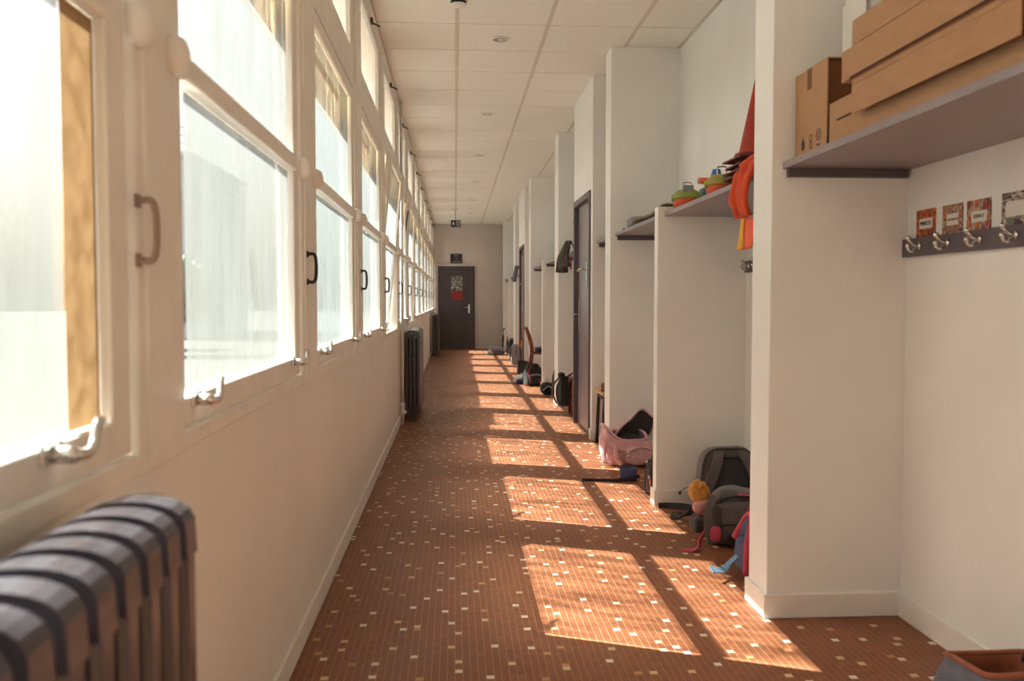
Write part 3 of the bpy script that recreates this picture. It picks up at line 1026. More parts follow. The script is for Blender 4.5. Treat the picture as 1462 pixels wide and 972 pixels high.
MB().box(-0.14, 0.14, -0.004, 0, 0.0, 0.22).build('red_band', POSTERRED, po)
sg = thing('wall_sign', 'black square sign reading Salle de réunion above the dark door', 'sign', (0.036, Y1, 2.035))
MB().box(-0.14, 0.14, -0.012, -0.0005, 0, 0.225, 0.003).build('plate', SIGNBLK, sg)
for i, (tx, sz) in enumerate((('Salle', 0.066), ('de', 0.060), ('réunion', 0.066))):
    text(sg, tx, sz, (0, -0.0128, 0.178 - 0.066 * i), (PI / 2, 0, 0), SIGNTXT)
ex = thing('exit_sign', 'hanging black exit sign with white arrow and running figure', 'exit sign', (0.012, 17.45, 2.60))
MB().tube([(0, 0, 0.13), (0, 0, ZC - 2.60)], 0.008, 8).build('rod', STEEL, ex)
MB().lathe([(0.055, ZC - 2.60), (0.055, ZC - 2.615), (0.03, ZC - 2.63), (0.012, ZC - 2.635)], 18).build('ceiling_rose', FRAME, ex)
pl = MB().box(-0.085, 0.105, -0.018, 0.018, 0, 0.135, 0.004).build('box', SIGNBLK, ex)
MB().prism([(-0.055, 0.075), (-0.037, 0.110), (-0.037, 0.110), (-0.019, 0.075), (-0.012, 0.075), (-0.037, 0.028), (-0.062, 0.075)], -0.020, -0.018, 'y').build('arrow', WHITE, ex)
m = MB().box(0.018, 0.092, -0.0195, -0.018, 0.018, 0.118)
m.build('pictogram_field', SIGNTXT, ex)
m = MB()
m.prism([(0.028, 0.030), (0.040, 0.030), (0.052, 0.060), (0.066, 0.048), (0.064, 0.028), (0.074, 0.028), (0.078, 0.054), (0.058, 0.080), (0.046, 0.076), (0.036, 0.058)], -0.021, -0.0195, 'y')
m.lathe([(0.009, -0.021), (0.009, -0.0195)], 12, 'y', (0.050, 0, 0.096))
m.build('running_figure', SIGNBLK, ex)

# ------------------------------------------------------------------ ceiling fittings
def downlight(y, i):
    d = thing('ceiling_downlight', 'round recessed downlight with a bright reflector in the cream ceiling', 'downlight', (0.32, y, ZC), group='recessed ceiling downlights in a row')
    MB().lathe([(0.052, -0.001), (0.066, -0.001), (0.068, -0.005), (0.060, -0.009), (0.050, -0.007), (0.050, 0.0)], 28).build('trim_ring', FRAME, d)
    MB().lathe([(0.050, -0.006), (0.040, -0.0035), (0.020, -0.002), (0.001, -0.002)], 24).build('reflector', LAMPGLASS, d)
    MB().soft((0, 0, -0.006), (0.024, 0.024, 0.012), 1, 1, nu=14, nv=8).build('bulb', WHITE, d)
for i in range(7):
    downlight(6.16 + 2.43 * i, i)
sd = thing('smoke_detector', 'round cream smoke detector on the ceiling runner', 'smoke detector', (0.027, 5.36, ZC))
MB().lathe([(0.055, 0), (0.055, -0.012), (0.048, -0.018)], 24).build('base', FRAME, sd)
MB().lathe([(0.048, -0.018), (0.046, -0.034)], 24).build('slots', BLACK, sd)
MB().lathe([(0.048, -0.034), (0.044, -0.044), (0.02, -0.050), (0.001, -0.051)], 24).build('cap', FRAME, sd)

# ------------------------------------------------------------------ classroom door
def classroom_door(n, y0, y1, label, leafmat):
    d = thing('door_%d' % n, label, 'door', (XF, y0, 0), kind='structure')
    W = y1 - y0
    MB().box(-0.014, 0.09, 0.002, 0.05, 0, 2.058, 0.003).box(-0.014, 0.09, W - 0.05, W - 0.002, 0, 2.058, 0.003).box(-0.014, 0.09, 0.05, W - 0.05, 2.005, 2.058, 0.003).build('frame', MAUVE_D, d)
    lf = MB().box(0.030, 0.070, 0.053, W - 0.053, 0.006, 2.002, 0.002).build('leaf', leafmat, d)
    pk = MB().box(0.020, 0.0298, 0.37, 0.415, 1.26, 1.48, 0.003).build('handle_plate', CHROME, d)
    MB().tube(path([(0.02, 0.392, 1.42), (-0.025, 0.392, 1.42), (-0.034, 0.42, 1.42), (-0.036, 0.52, 1.405)], 4), 0.010, 8).build('handle', CHROME, d)
    MB().lathe([(0.012, 0.020), (0.012, 0.008), (0.005, 0.006)], 12, 'x', (0, 0.392, 1.30)).build('lock_cylinder', CHROME, d)
    MB().box(0.022, 0.0298, W - 0.13, W - 0.10, 0.86, 1.16, 0.003).build('lower_plate', STEEL, d)
    MB().tube([(0.022, W - 0.115, 1.02), (-0.02, W - 0.115, 1.02), (-0.025, W - 0.06, 1.022)], 0.007, 8).build('latch_lever', CHROME, d)
    MB().box(0.029, 0.0305, 0.053, W - 0.053, 0.006, 0.30, 0.0).build('kick_plate', leafmat, d)
    return d
d1 = classroom_door(1, 7.195, 8.165, 'grey mauve classroom door with chrome lever', MAUVE)
text(d1, '31', 0.08, (0.0292, 0.46, 1.70), (PI / 2, 0, -PI / 2), SIGNTXT)
d2 = classroom_door(2, 14.12, 15.10, 'classroom door covered with colourful pictures', MAUVE_D)
pj = thing('picture_collage', 'dense colourful collage of children pictures on the far classroom door', 'collage', (XF + 0.0285, 14.61, 0.42))
for j in range(6):
    for i in range(3):
        MB().box(-0.006 - 0.003 * ((i + j) % 2), -0.0015, -0.40 + i * 0.27, -0.40 + i * 0.27 + 0.262, j * 0.252, j * 0.252 + 0.246).build('picture', COLLAGE, pj)
tg = thing('paper_flower', 'orange paper flower hanging low on the collage door', 'decoration', (XF + 0.012, 14.88, 0.30))
PETAL = MB().soft((0, 0, 0), (0.02, 0.06, 0.06), 1, 1, nu=10, nv=6).mesh('petal', mat('orange_paper', srgb(232, 130, 40), 0.7))
for i in range(7):
    t = 2 * PI * i / 7
    link('petal', PETAL, tg, (0, 0.045 * math.cos(t), 0.10 + 0.05 * math.sin(t)))
MB().soft((-0.006, 0, 0.10), (0.02, 0.05, 0.05), 1, 1, nu=10, nv=6).build('centre', F_YELLOW, tg)
MB().tube([(0, 0, 0.10), (0.004, 0, 0.22)], 0.003, 6).build('thread', BLACK, tg)

# ------------------------------------------------------------------ bags
def pack_warp(top=0.72, lean=0.0, sag=0.0):
    def fn(p):
        t = (p.z + 1) / 2
        k = 1 - (1 - top) * t ** 2.2
        return (p.x * k, p.y * (k * 0.9 + 0.1) + lean * t, p.z - sag * (1 - p.x * p.x) * max(0, p.z))
    return fn

def backpack(label, loc, rotz, w, d, h, cm, am, group='school bags on the corridor floor', tilt=0.0, straps=True, pocket=True, seed=0.0, name='backpack', strapmat=None):
    """front pocket looks along -y, shoulder straps along +y"""
    b = thing(name, label, 'backpack', loc, group=group, rot=(tilt, 0, rotz))
    sm_ = strapmat or am
    MB().soft((0, 0, h / 2), (w, d, h), 0.42, 0.40, pack_warp(), rough=0.012, rs=9, seed=seed).build('body', cm, b)
    if pocket:
        p = MB().soft((0, -d * 0.46, h * 0.30), (w * 0.74, d * 0.36, h * 0.46), 0.5, 0.5, rough=0.006, rs=12, seed=seed + 1, nu=22, nv=12).build('front_pocket', am, b)
        MB().tube(path([(-w * 0.28, -d * 0.63, h * 0.42), (0, -d * 0.665, h * 0.46), (w * 0.28, -d * 0.63, h * 0.42)], 5), 0.004, 6).build('zip', CHROME, p)
    MB().tube(path([(-w * 0.47, 0, h * 0.45), (-w * 0.40, -0.01, h * 0.80), (-w * 0.15, -0.02, h * 0.965), (w * 0.15, -0.02, h * 0.965), (w * 0.40, -0.01, h * 0.80), (w * 0.47, 0, h * 0.45)], 5), 0.0055, 6).build('main_zip', BLACK, b)
    MB().tube(path([(-0.05, d * 0.25, h * 0.93), (-0.04, d * 0.28, h * 1.02), (0.04, d * 0.28, h * 1.02), (0.05, d * 0.25, h * 0.93)], 4), 0.008, 8, flat=0.6).build('top_handle', sm_, b)
    if straps:
        for s_ in (-1, 1):
            pts = path([(s_ * w * 0.14, d * 0.36, h * 0.92), (s_ * w * 0.22, d * 0.62, h * 0.74), (s_ * w * 0.34, d * 0.66, h * 0.40), (s_ * w * 0.40, d * 0.50, h * 0.14), (s_ * w * 0.42, d * 0.42, h * 0.08)], 5)
            MB().ribbon(pts, [0.055] * 12 + [0.03] * (len(pts) - 12), 0.012, (1, 0, 0)).build('shoulder_strap', sm_, b)
    return b

def open_shell(w, d, h, e=0.42, n=40, rings=10, bulge=0.12, fn=None):
    """outer skin and lining of an open-topped soft bag"""
    sg_ = lambda v, p: math.copysign(abs(v) ** p, v)
    def ringpts(s, z):
        out = []
        for i in range(n):
            th = 2 * PI * i / n
            p = Vector((s * w / 2 * sg_(math.cos(th), e), s * d / 2 * sg_(math.sin(th), e), z))
            if fn:
                p = fn(p, th)
            out.append(p)
        return out
    vo, fo = [], []
    for j in range(rings + 1):
        t = j / rings
        s = (0.90 + bulge * math.sin(PI * min(1, t * 1.1)) - 0.02 * t) * (0.86 + 0.14 * min(1, t * 5))
        vo += ringpts(s, h * t)
    for j in range(rings):
        for i in range(n):
            i2 = (i + 1) % n
            fo.append((j * n + i, j * n + i2, (j + 1) * n + i2, (j + 1) * n + i))
    fo.append(tuple(range(n - 1, -1, -1)))
    vi, fi = [], []
    R_ = [(0.965, 1.0), (0.92, 0.93), (0.88, 0.75), (0.84, 0.5), (0.78, 0.32)]
    for (s, t) in R_:
        ss = (0.90 + bulge * math.sin(PI * min(1, t * 1.1)) - 0.02 * t) * s
        vi += ringpts(ss, h * t)
    for j in range(len(R_) - 1):
        for i in range(n):
            i2 = (i + 1) % n
            fi.append((j * n + i2, j * n + i, (j + 1) * n + i, (j + 1) * n + i2))
    fi.append(tuple((len(R_) - 1) * n + i for i in range(n)))
    rim = ringpts((0.90 + bulge * math.sin(PI) - 0.02) * 0.985, h)
    return (vo, fo), (vi, fi), rim + [rim[0]]

# --- pink backpack, open, slumped against the pier
pk = thing('backpack', 'dusty pink backpack lying open with its dark lining showing', 'backpack', (1.205, 6.07, 0.0), rot=(0, 0, 0.10), group='school bags on the corridor floor')
def lip(p, th):
    k = max(0.0, p.z - 0.06) / 0.14
    fr = max(0, -math.sin(th))                       # corridor-facing front of the mouth
    lf = max(0, -math.cos(th))                       # left end, raised
    return Vector((p.x - 0.015 * k, p.y - 0.012 * k * fr + 0.02 * k, p.z - k * 0.035 * fr * (1 - lf) + k * 0.055 * lf * lf
                   + 0.007 * mnoise.noise(Vector((p.x * 13, p.y * 13, p.z * 13)))))
(vo, fo), (vi, fi), rim = open_shell(0.34, 0.28, 0.215, 0.5, n=48, rings=12, bulge=0.16, fn=lip)
MB().add(vo, fo, True).build('body', F_PINK, pk)
MB().add(vi, fi, True).build('lining', F_LILAC, pk)
MB().tube(rim, 0.008, 8, cap=False).build('rim_piping', F_PINK, pk)
# collar of the mouth: a broad band folded outwards over the front
def collar(u, v):
    th = PI * (0.98 + 0.90 * u)
    sx = math.copysign(abs(math.cos(th)) ** 0.5, math.cos(th))
    sy = math.copysign(abs(math.sin(th)) ** 0.5, math.sin(th))
    lf = max(0, -math.cos(th))
    z = 0.20 + 0.055 * lf * lf - 0.022 * (1 - lf) - 0.075 * v
    return (sx * (0.158 + 0.016 * v) - 0.012, sy * (0.132 + 0.022 * v), z + 0.004 * math.sin(14 * u))
MB().sheet(collar, 26, 5, 0.010).build('mouth_collar', F_PINK, pk)
MB().soft((0.045, -0.135, 0.080), (0.20, 0.085, 0.13), 0.55, 0.55, rough=0.010, rs=11, nu=26, nv=16).build('front_pocket', F_PINK, pk)
MB().tube(path([(-0.045, -0.165, 0.10), (0.045, -0.182, 0.137), (0.13, -0.165, 0.115)], 6), 0.0035, 6).build('zip', F_LILAC, pk)
def lidfn(u, v):
    a = (u - 0.5) * 2
    return (0.075 + a * (0.135 - 0.05 * v * v) + 0.055 * v, 0.115 - 0.02 * v - 0.06 * v * v, 0.185 + 0.185 * v * (1 - 0.30 * a * a) + 0.012 * math.sin(4 * a + 2))
MB().sheet(lidfn, 16, 10, 0.014).build('lid_flap', F_PINK, pk)
MB().sheet(lambda u, v: Vector(lidfn(0.05 + 0.90 * u, 0.93 * v)) + Vector((0, -0.013, 0)), 14, 9, 0.006).build('lid_lining', F_GREYD, pk)
MB().tube(path([(-0.08, 0.06, 0.235), (-0.145, -0.01, 0.215), (-0.185, -0.08, 0.14), (-0.195, -0.11, 0.06), (-0.150, -0.135, 0.018)], 6), 0.018, 8, flat=0.42).build('shoulder_strap', F_PINK, pk)
MB().tube(path([(-0.105, -0.115, 0.17), (-0.125, -0.16, 0.14), (-0.125, -0.18, 0.075), (-0.085, -0.165, 0.022)], 6), 0.016, 8, flat=0.42).build('shoulder_strap', F_PINK, pk)
MB().soft((-0.045, -0.172, 0.105), (0.040, 0.012, 0.014), 1, 1, nu=10, nv=6).build('buckle', CHROME, pk)
MB().soft((-0.040, -0.176, 0.078), (0.016, 0.012, 0.030), 1, 1, nu=10, nv=6).build('metal_charm', CHROME, pk)
MB().sheet(lambda u, v: (0.07 + 0.05 * u + 0.06 * v, -0.180 - 0.13 * v, 0.040 - 0.030 * v + 0.01 * math.sin(6 * u)), 8, 6, 0.006).build('hanging_cloth', F_WHITE, pk)

# --- dark things in the same niche
m = thing('rolled_belt', 'dark blue rolled belt lying in front of the pink backpack', 'belt', (1.105, 5.50, 0.0))
MB().lathe([(0.050, 0.0), (0.054, 0.01), (0.056, 0.075), (0.052, 0.082), (0.047, 0.075), (0.045, 0.012)], 28).build('outer_turn', F_BLUE, m)
MB().lathe([(0.038, 0.0), (0.039, 0.070), (0.035, 0.074), (0.032, 0.012)], 24).build('inner_turn', F_GREYD, m)
MB().ribbon(path([(-0.30, -0.02, 0.006), (-0.2, -0.03, 0.005), (-0.1, -0.055, 0.008), (0.0, -0.066, 0.02), (0.06, -0.05, 0.035)], 6), 0.022, 0.004, (0, 0.4, 1)).build('tail', F_BLACK, m)
m = thing('shoulder_bag', 'narrow black bag standing against the low partition near the pink backpack', 'bag', (1.225, 5.03, 0.0), group='school bags on the corridor floor')
MB().soft((0, 0, 0.135), (0.19, 0.11, 0.27), 0.5, 0.45, pack_warp(0.8), rough=0.008, rs=10).build('body', F_BLACK, m)
MB().ribbon(path([(-0.09, 0.0, 0.22), (-0.115, 0.0, 0.13), (-0.11, 0.01, 0.03), (-0.08, 0.03, 0.008)], 6), 0.025, 0.005, (0, 1, 0)).build('strap', F_BLACK, m)
MB().soft((-0.10, -0.035, 0.12), (0.012, 0.03, 0.02), 1, 1, nu=10, nv=6).build('buckle', CHROME, m)
MB().soft((-0.095, -0.045, 0.09), (0.012, 0.02, 0.05), 1, 1, nu=10, nv=6).build('coral_tag', F_SALMON, m)

# --- tall grey backpack with its straps to the corridor
gp = thing('backpack', 'tall grey backpack standing with its padded straps outwards', 'backpack', (1.445, 4.560, 0.0), rot=(-0.10, 0, 0.05), group='school bags on the corridor floor')
MB().soft((0, 0, 0.185), (0.31, 0.19, 0.36), 0.42, 0.34, pack_warp(0.80), rough=0.008, rs=9, nu=36, nv=22).build('body', F_GREY, gp)
MB().soft((0, -0.075, 0.165), (0.24, 0.06, 0.28), 0.45, 0.4, rough=0.004, rs=14, nu=26, nv=16).build('back_padding', F_GREYD, gp)
MB().tube(path([(-0.155, -0.06, 0.03), (-0.145, -0.07, 0.26), (-0.10, -0.075, 0.345), (0, -0.078, 0.357), (0.10, -0.075, 0.345), (0.145, -0.07, 0.26), (0.155, -0.06, 0.03)], 6), 0.006, 8).build('piping', F_GREYD, gp)
MB().tube(path([(-0.045, -0.085, 0.335), (-0.035, -0.10, 0.312), (0.035, -0.10, 0.312), (0.045, -0.085, 0.335)], 5), 0.008, 8).build('top_handle', F_BLACK, gp)
pl_ = path([(-0.06, -0.085, 0.345), (-0.085, -0.125, 0.29), (-0.13, -0.14, 0.19), (-0.185, -0.15, 0.10), (-0.21, -0.165, 0.055)], 6)
MB().ribbon(pl_, [0.052] * 18 + [0.04] * (len(pl_) - 18), 0.014, (1, 0, 0.3)).build('shoulder_strap', F_GREY2, gp)
pr_ = path([(0.06, -0.085, 0.345), (0.085, -0.125, 0.29), (0.12, -0.14, 0.19), (0.14, -0.145, 0.10), (0.14, -0.13, 0.05)], 6)
MB().ribbon(pr_, 0.052, 0.014, (1, 0, -0.3)).build('shoulder_strap', F_GREY2, gp)
MB().ribbon(path([(-0.205, -0.16, 0.070), (-0.235, -0.14, 0.040), (-0.265, -0.10, 0.020), (-0.315, -0.05, 0.010)], 6), [0.05] * 6 + [0.034] * 13, 0.012, (0.6, -0.5, 0.2)).build('strap_end', F_BLACK, gp)
MB().ribbon(path([(-0.15, 0.05, 0.03), (-0.20, 0.12, 0.035), (-0.26, 0.18, 0.032), (-0.315, 0.19, 0.030)], 6), 0.034, 0.006, (0, 0.2, 1)).build('waist_strap', F_BLACK, gp)
MB().soft((-0.235, 0.05, 0.118), (0.018, 0.018, 0.02), 1, 1, nu=12, nv=8).build('cord_toggle', BLACK, gp)
MB().tube(path([(-0.15, 0.02, 0.16), (-0.20, 0.04, 0.145), (-0.235, 0.05, 0.125)], 4), 0.0025, 6).build('cord', BLACK, gp)

# --- taupe and pink backpack slumped in front of it
tp = thing('backpack', 'taupe backpack with pink trim slumped in front of the tall grey one', 'backpack', (1.315, 4.05, 0.0), rot=(0.0, 0.0, -0.25), group='school bags on the corridor floor')
def slump(p):
    t = (p.z + 1) / 2
    return (p.x * (1 - 0.12 * t) + 0.10 * t, p.y * (1 - 0.2 * t), p.z * (1 - 0.10 * p.x * t) - 0.12 * (p.x < 0) * t * abs(p.x))
MB().soft((0.02, 0.0, 0.130), (0.30, 0.25, 0.26), 0.46, 0.42, slump, rough=0.012, rs=8, nu=34, nv=20).build('body', F_GREY2, tp)
MB().sheet(lambda u, v: (-0.13 + 0.02 * u + 0.29 * u, -0.134 + 0.03 * math.sin(PI * u) - 0.012, 0.235 - 0.03 * u - 0.19 * v * (1 - 0.1 * u)) if False else
           (-0.10 + 0.25 * u, -0.128 - 0.012 * math.sin(PI * u), 0.205 + 0.03 * u - 0.17 * v), 10, 8, 0.018).build('front_pocket', F_GREY2, tp)
MB().box(0.055, 0.155, -0.152, -0.130, 0.135, 0.205, 0.006).build('pink_panel', F_PINKH, tp)
MB().box(0.075, 0.135, -0.156, -0.150, 0.150, 0.185, 0.002).build('name_label', F_LGREY, tp)
MB().tube(path([(0.02, -0.10, 0.246), (0.10, -0.10, 0.232), (0.17, -0.08, 0.225)], 5), 0.010, 8).build('top_trim', F_PINKH, tp)
MB().ribbon(path([(-0.09, -0.11, 0.24), (-0.115, -0.15, 0.19), (-0.12, -0.16, 0.11), (-0.10, -0.155, 0.03)], 6), 0.034, 0.010, (1, 0.2, 0)).build('shoulder_strap', F_GREY, tp)
MB().ribbon(path([(-0.125, -0.13, 0.09), (-0.15, -0.16, 0.05), (-0.16, -0.19, 0.022), (-0.19, -0.21, 0.006), (-0.235, -0.20, 0.005)], 6), 0.028, 0.006, (0.4, 0.8, 0.2)).build('pink_strap', F_PINKH, tp)
MB().soft((-0.02, -0.15, 0.055), (0.03, 0.02, 0.035), 0.6, 0.6, nu=12, nv=8).build('buckle', BLACK, tp)
MB().soft((-0.085, -0.163, 0.075), (0.05, 0.03, 0.07), 0.6, 0.6, nu=12, nv=8, rough=0.004).build('pink_flap', F_PINKH, tp)
MB().tube(path([(-0.115, -0.118, 0.15), (-0.06, -0.128, 0.222), (0.03, -0.118, 0.243), (0.12, -0.105, 0.228), (0.165, -0.09, 0.17)], 6), 0.0055, 6).build('main_zip', F_BLACK, tp)
MB().tube(path([(-0.10, -0.146, 0.10), (-0.02, -0.156, 0.118), (0.05, -0.152, 0.112)], 5), 0.004, 6).build('pocket_zip', F_BLACK, tp)
MB().ribbon(path([(-0.055, -0.12, 0.235), (-0.075, -0.148, 0.17), (-0.07, -0.152, 0.10), (-0.055, -0.148, 0.04)], 6), 0.022, 0.008, (1, 0.1, 0)).build('compression_strap', F_GREYD, tp)
# plush toy and small pouch spilling out on the corridor side
pt = thing('plush_toy', 'mustard yellow plush toy poking out beside the taupe backpack', 'toy', (1.205, 4.245, 0.0))
MB().soft((0.004, 0, 0.200), (0.10, 0.085, 0.105), 0.8, 0.7, rough=0.016, rs=17, nu=36, nv=24).build('body', F_MUSTARD, pt)
MB().soft((0.006, -0.01, 0.125), (0.082, 0.08, 0.085), 0.8, 0.7, rough=0.018, rs=18, seed=3, nu=36, nv=24).build('belly', mat('blush_plush', srgb(214, 150, 140), 0.9, 0.1), pt)
for (yy, zz) in ((-0.035, 0.235), (0.03, 0.24)):
    MB().soft((0.004, yy, zz), (0.030, 0.028, 0.034), 1, 1, nu=12, nv=8).build('ear', F_MUSTARD, pt)
MB().soft((-0.025, -0.030, 0.20), (0.008, 0.008, 0.008), 1, 1, nu=8, nv=6).build('eye', BLACK, pt)
MB().soft((0.012, 0.0, 0.045), (0.095, 0.10, 0.085), 0.7, 0.6, rough=0.012, rs=18, seed=5).build('foot', F_GREYD, pt)

# --- pink and navy backpack half hidden by the pier
pn = thing('backpack', 'hot pink and navy backpack half hidden behind the pier', 'backpack', (1.268, 3.56, 0.0), rot=(0.0, 0.10, 0.0), group='school bags on the corridor floor')
MB().soft((0.02, 0, 0.125), (0.20, 0.24, 0.25), 0.5, 0.42, pack_warp(0.8), rough=0.008, rs=9).build('body', F_BLUE, pn)
MB().tube(path([(-0.085, -0.10, 0.02), (-0.088, -0.085, 0.15), (-0.06, -0.03, 0.232), (-0.05, 0.05, 0.232), (-0.08, 0.10, 0.12)], 6), 0.016, 8, flat=0.7).build('pink_gusset', F_PINKH, pn)
MB().soft((-0.075, -0.03, 0.085), (0.06, 0.15, 0.13), 0.5, 0.5, rough=0.004).build('front_pocket', F_BLUE, pn)
MB().soft((-0.04, -0.085, 0.03), (0.10, 0.07, 0.05), 0.6, 0.6, rough=0.003).build('pink_base', F_PINKH, pn)
MB().ribbon(path([(-0.10, -0.02, 0.075), (-0.135, -0.03, 0.045), (-0.17, -0.06, 0.022), (-0.235, -0.10, 0.03)], 6), 0.032, 0.005, (0.2, 0.9, 0.3)).build('pale_strap', F_SKY, pn)

# --- slate bag at the foot of the wall below the name cards
sb = thing('backpack', 'slate grey bag with a rust brown opening under the name cards', 'backpack', (1.455, 2.19, 0.0), rot=(0, 0, 0.0), group='school bags on the corridor floor')
def lip2(p, th):
    k = max(0.0, p.z) / 0.2
    return Vector((p.x + 0.01 * k, p.y, p.z * (1 - 0.16 * max(0, math.sin(th))) + 0.035 * k * max(0, -math.sin(th))))
(vo, fo), (vi, fi), rim = open_shell(0.27, 0.33, 0.185, 0.4, fn=lip2)
MB().add(vo, fo, True).build('body', F_STEELB, sb)
MB().add(vi, fi, True).build('lining', F_RUST, sb)
MB().tube(rim, 0.008, 8, cap=False).build('rim_piping', F_RUST, sb)
MB().soft((-0.13, 0.0, 0.075), (0.05, 0.2, 0.11), 0.5, 0.5).build('side_pocket', F_STEELB, sb)
MB().tube(path([(0.10, 0.075, 0.155), (0.128, 0.08, 0.205), (0.128, 0.03, 0.208), (0.11, 0.03, 0.165)], 5), 0.009, 8).build('grab_loop', F_BLACK, sb)

# ------------------------------------------------------------------ things on the hat shelf niche
def pot(loc, lidm, label):
    p = thing('lunch_pot', label, 'lunch box', loc, group='green and orange lunch pots on the hat shelf')
    MB().lathe([(0.060, 0.0), (0.070, 0.004), (0.075, 0.045), (0.076, 0.055)], 28).build('base', ORANGE, p)
    MB().lathe([(0.080, 0.053), (0.082, 0.066), (0.066, 0.088), (0.045, 0.103), (0.012, 0.108), (0.001, 0.108)], 28).build('lid', lidm, p)
    MB().tube(path([(-0.022, 0, 0.100), (-0.022, 0, 0.136), (-0.014, 0, 0.143), (0.014, 0, 0.143), (0.022, 0, 0.136), (0.022, 0, 0.100)], 4), 0.0035, 8).build('handle', STEEL, p)
    for s_ in (-1, 1):
        MB().box(s_ * 0.078 - 0.006, s_ * 0.078 + 0.006, -0.014, 0.014, 0.040, 0.075, 0.003).build('clip', lidm, p)
    return p
p1 = pot((1.245, 4.66, ZT), GREEN, 'lime green lidded pot with orange base and a grey tag on its handle')
MB().box(-0.035, 0.02, -0.062, -0.056, 0.085, 0.122, 0.002).build('grey_tag', F_LGREY, p1)
pot((1.262, 4.10, ZT), GREEN2, 'olive lidded pot with orange base beside the stacked cones')
tb = thing('pencil_case', 'teal zipped case under the orange tambourine', 'case', (1.405, 4.68, ZT))
MB().soft((0, 0, 0.062), (0.16, 0.16, 0.124), 0.4, 0.35, rough=0.004, rs=12).build('body', TEAL, tb)
MB().tube(path([(-0.08, -0.06, 0.068), (0, -0.083, 0.072), (0.08, -0.06, 0.068)], 5), 0.004, 6).build('zip', WHITE, tb)
tm = thing('tambourine', 'orange tambourine lying tilted on the teal case', 'tambourine', (1.405, 4.68, ZT + 0.152), rot=(0.10, 0.06, 0))
MB().lathe([(0.088, -0.014), (0.094, -0.014), (0.094, 0.014), (0.088, 0.014), (0.088, -0.014)], 32).build('hoop', ORANGE, tm)
MB().lathe([(0.088, 0.004), (0.001, 0.004)], 32).build('skin', ORANGE, tm)
for i in range(6):
    t = 2 * PI * i / 6
    MB().lathe([(0.010, -0.002), (0.010, 0.002)], 10, 'z', (0.091 * math.cos(t), 0.091 * math.sin(t), 0)).build('jingle', CHROME, tm)
bc = thing('beaker', 'small blue beaker upside down on the orange tambourine', 'cup', (1.41, 4.68, ZT + 0.176))
MB().lathe([(0.030, 0.0), (0.031, 0.003), (0.021, 0.040), (0.018, 0.042), (0.001, 0.042)], 22).build('wall', BLUEP, bc)
MB().lathe([(0.030, 0.0), (0.033, 0.0015), (0.033, 0.005), (0.029, 0.005)], 22).build('rim', BLUEP, bc)
# stacked marking dishes with a cone on top
for i in range(6):
    ds = thing('marking_dish', 'square maroon marking dish in the stack under the brick red cone', 'marker', (1.350 + 0.007 * math.sin(i * 2.1), 3.86 + 0.006 * math.cos(i * 1.7), ZT + 0.0265 * i), rotz=0.05 * math.sin(i * 3.0), group='stacked maroon marking dishes')
    MB().box(-0.118, 0.118, -0.118, 0.118, 0.0, 0.009, 0.003).build('plate', CONE2, ds)
    MB().lathe([(0.104, 0.009), (0.098, 0.024), (0.060, 0.026), (0.055, 0.020)], 24).build('raised_ring', CONE2, ds)
cn = thing('marking_cone', 'brick red marking cone standing on the stacked maroon dishes', 'cone', (1.350, 3.86, ZT + 0.0265 * 6))
MB().lathe([(0.088, 0.0), (0.088, 0.010), (0.081, 0.018), (0.006, 0.385), (0.001, 0.388)], 28).build('body', CONE, cn)
MB().lathe([(0.100, 0.0), (0.100, 0.006), (0.088, 0.010)], 28).build('foot_ring', CONE, cn)
pv = thing('bean_bag', 'purple bean bag tucked between the marking cones and the pier', 'bean bag', (1.25, 3.60, ZT))
MB().soft((0, 0, 0.055), (0.09, 0.11, 0.11), 0.7, 0.6, rough=0.006, rs=14).build('body', F_PURPLE, pv)
MB().tube(path([(0, -0.055, 0.03), (0, -0.057, 0.06), (0, -0.04, 0.10)], 4), 0.003, 6).build('seam', F_BLUE, pv)
# orange jacket thrown over the shelf edge, salmon vest below
oj = thing('orange_jacket', 'bright orange jacket slung over the front edge of the hat shelf', 'jacket', (1.15, 3.385, 1.47))
def jac(u, v):
    y = -0.125 + 0.155 * u + 0.008 * math.sin(9 * v)
    fold = 0.010 * math.sin(8 * u + 3 * v) + 0.006 * math.sin(19 * u + 5 * v) + 0.008 * mnoise.noise(Vector((u * 5, v * 5, 2)))
    if v < 0.35:
        t = v / 0.35
        return (0.17 * (1 - t) - 0.012, y, 0.205 + 0.012 * math.sin(7 * u) + fold * 0.4)
    t = (v - 0.35) / 0.65
    return (-0.022 - 0.026 * math.sin(PI * t) + fold * 0.8, y * (1 - 0.15 * t) + 0.01, 0.20 - 0.20 * t)
MB().sheet(jac, 22, 22, 0.018).build('body', F_ORANGE, oj)
MB().tube(path([(-0.02, 0.022, 0.18), (-0.044, 0.034, 0.10), (-0.036, 0.015, 0.02)], 6), [0.024 + 0.004 * math.sin(i) for i in range(13)], 10).build('sleeve', F_ORANGE, oj)
MB().tube(path([(0.12, -0.10, 0.215), (0.02, -0.08, 0.222), (-0.045, -0.05, 0.18)], 5), 0.024, 10).build('collar', F_ORANGE, oj)
sv = thing('safety_vest', 'salmon safety vest with yellow reflective edges hanging below the orange jacket', 'vest', (1.15, 3.385, 1.345))
def vest(off, y0, y1):
    return lambda u, v: (-0.030 + off + 0.016 * math.sin(9 * (y0 + (y1 - y0) * u) * 4 + 1.5 * v), (y0 + (y1 - y0) * u) * (1 - 0.1 * v), 0.118 - 0.115 * v)
MB().sheet(vest(0.012, -0.12, 0.045), 20, 10, 0.006).build('body', F_SALMON, sv)
MB().sheet(vest(0.004, 0.030, 0.052), 6, 10, 0.006).build('reflective_edge', F_YELLOW, sv)
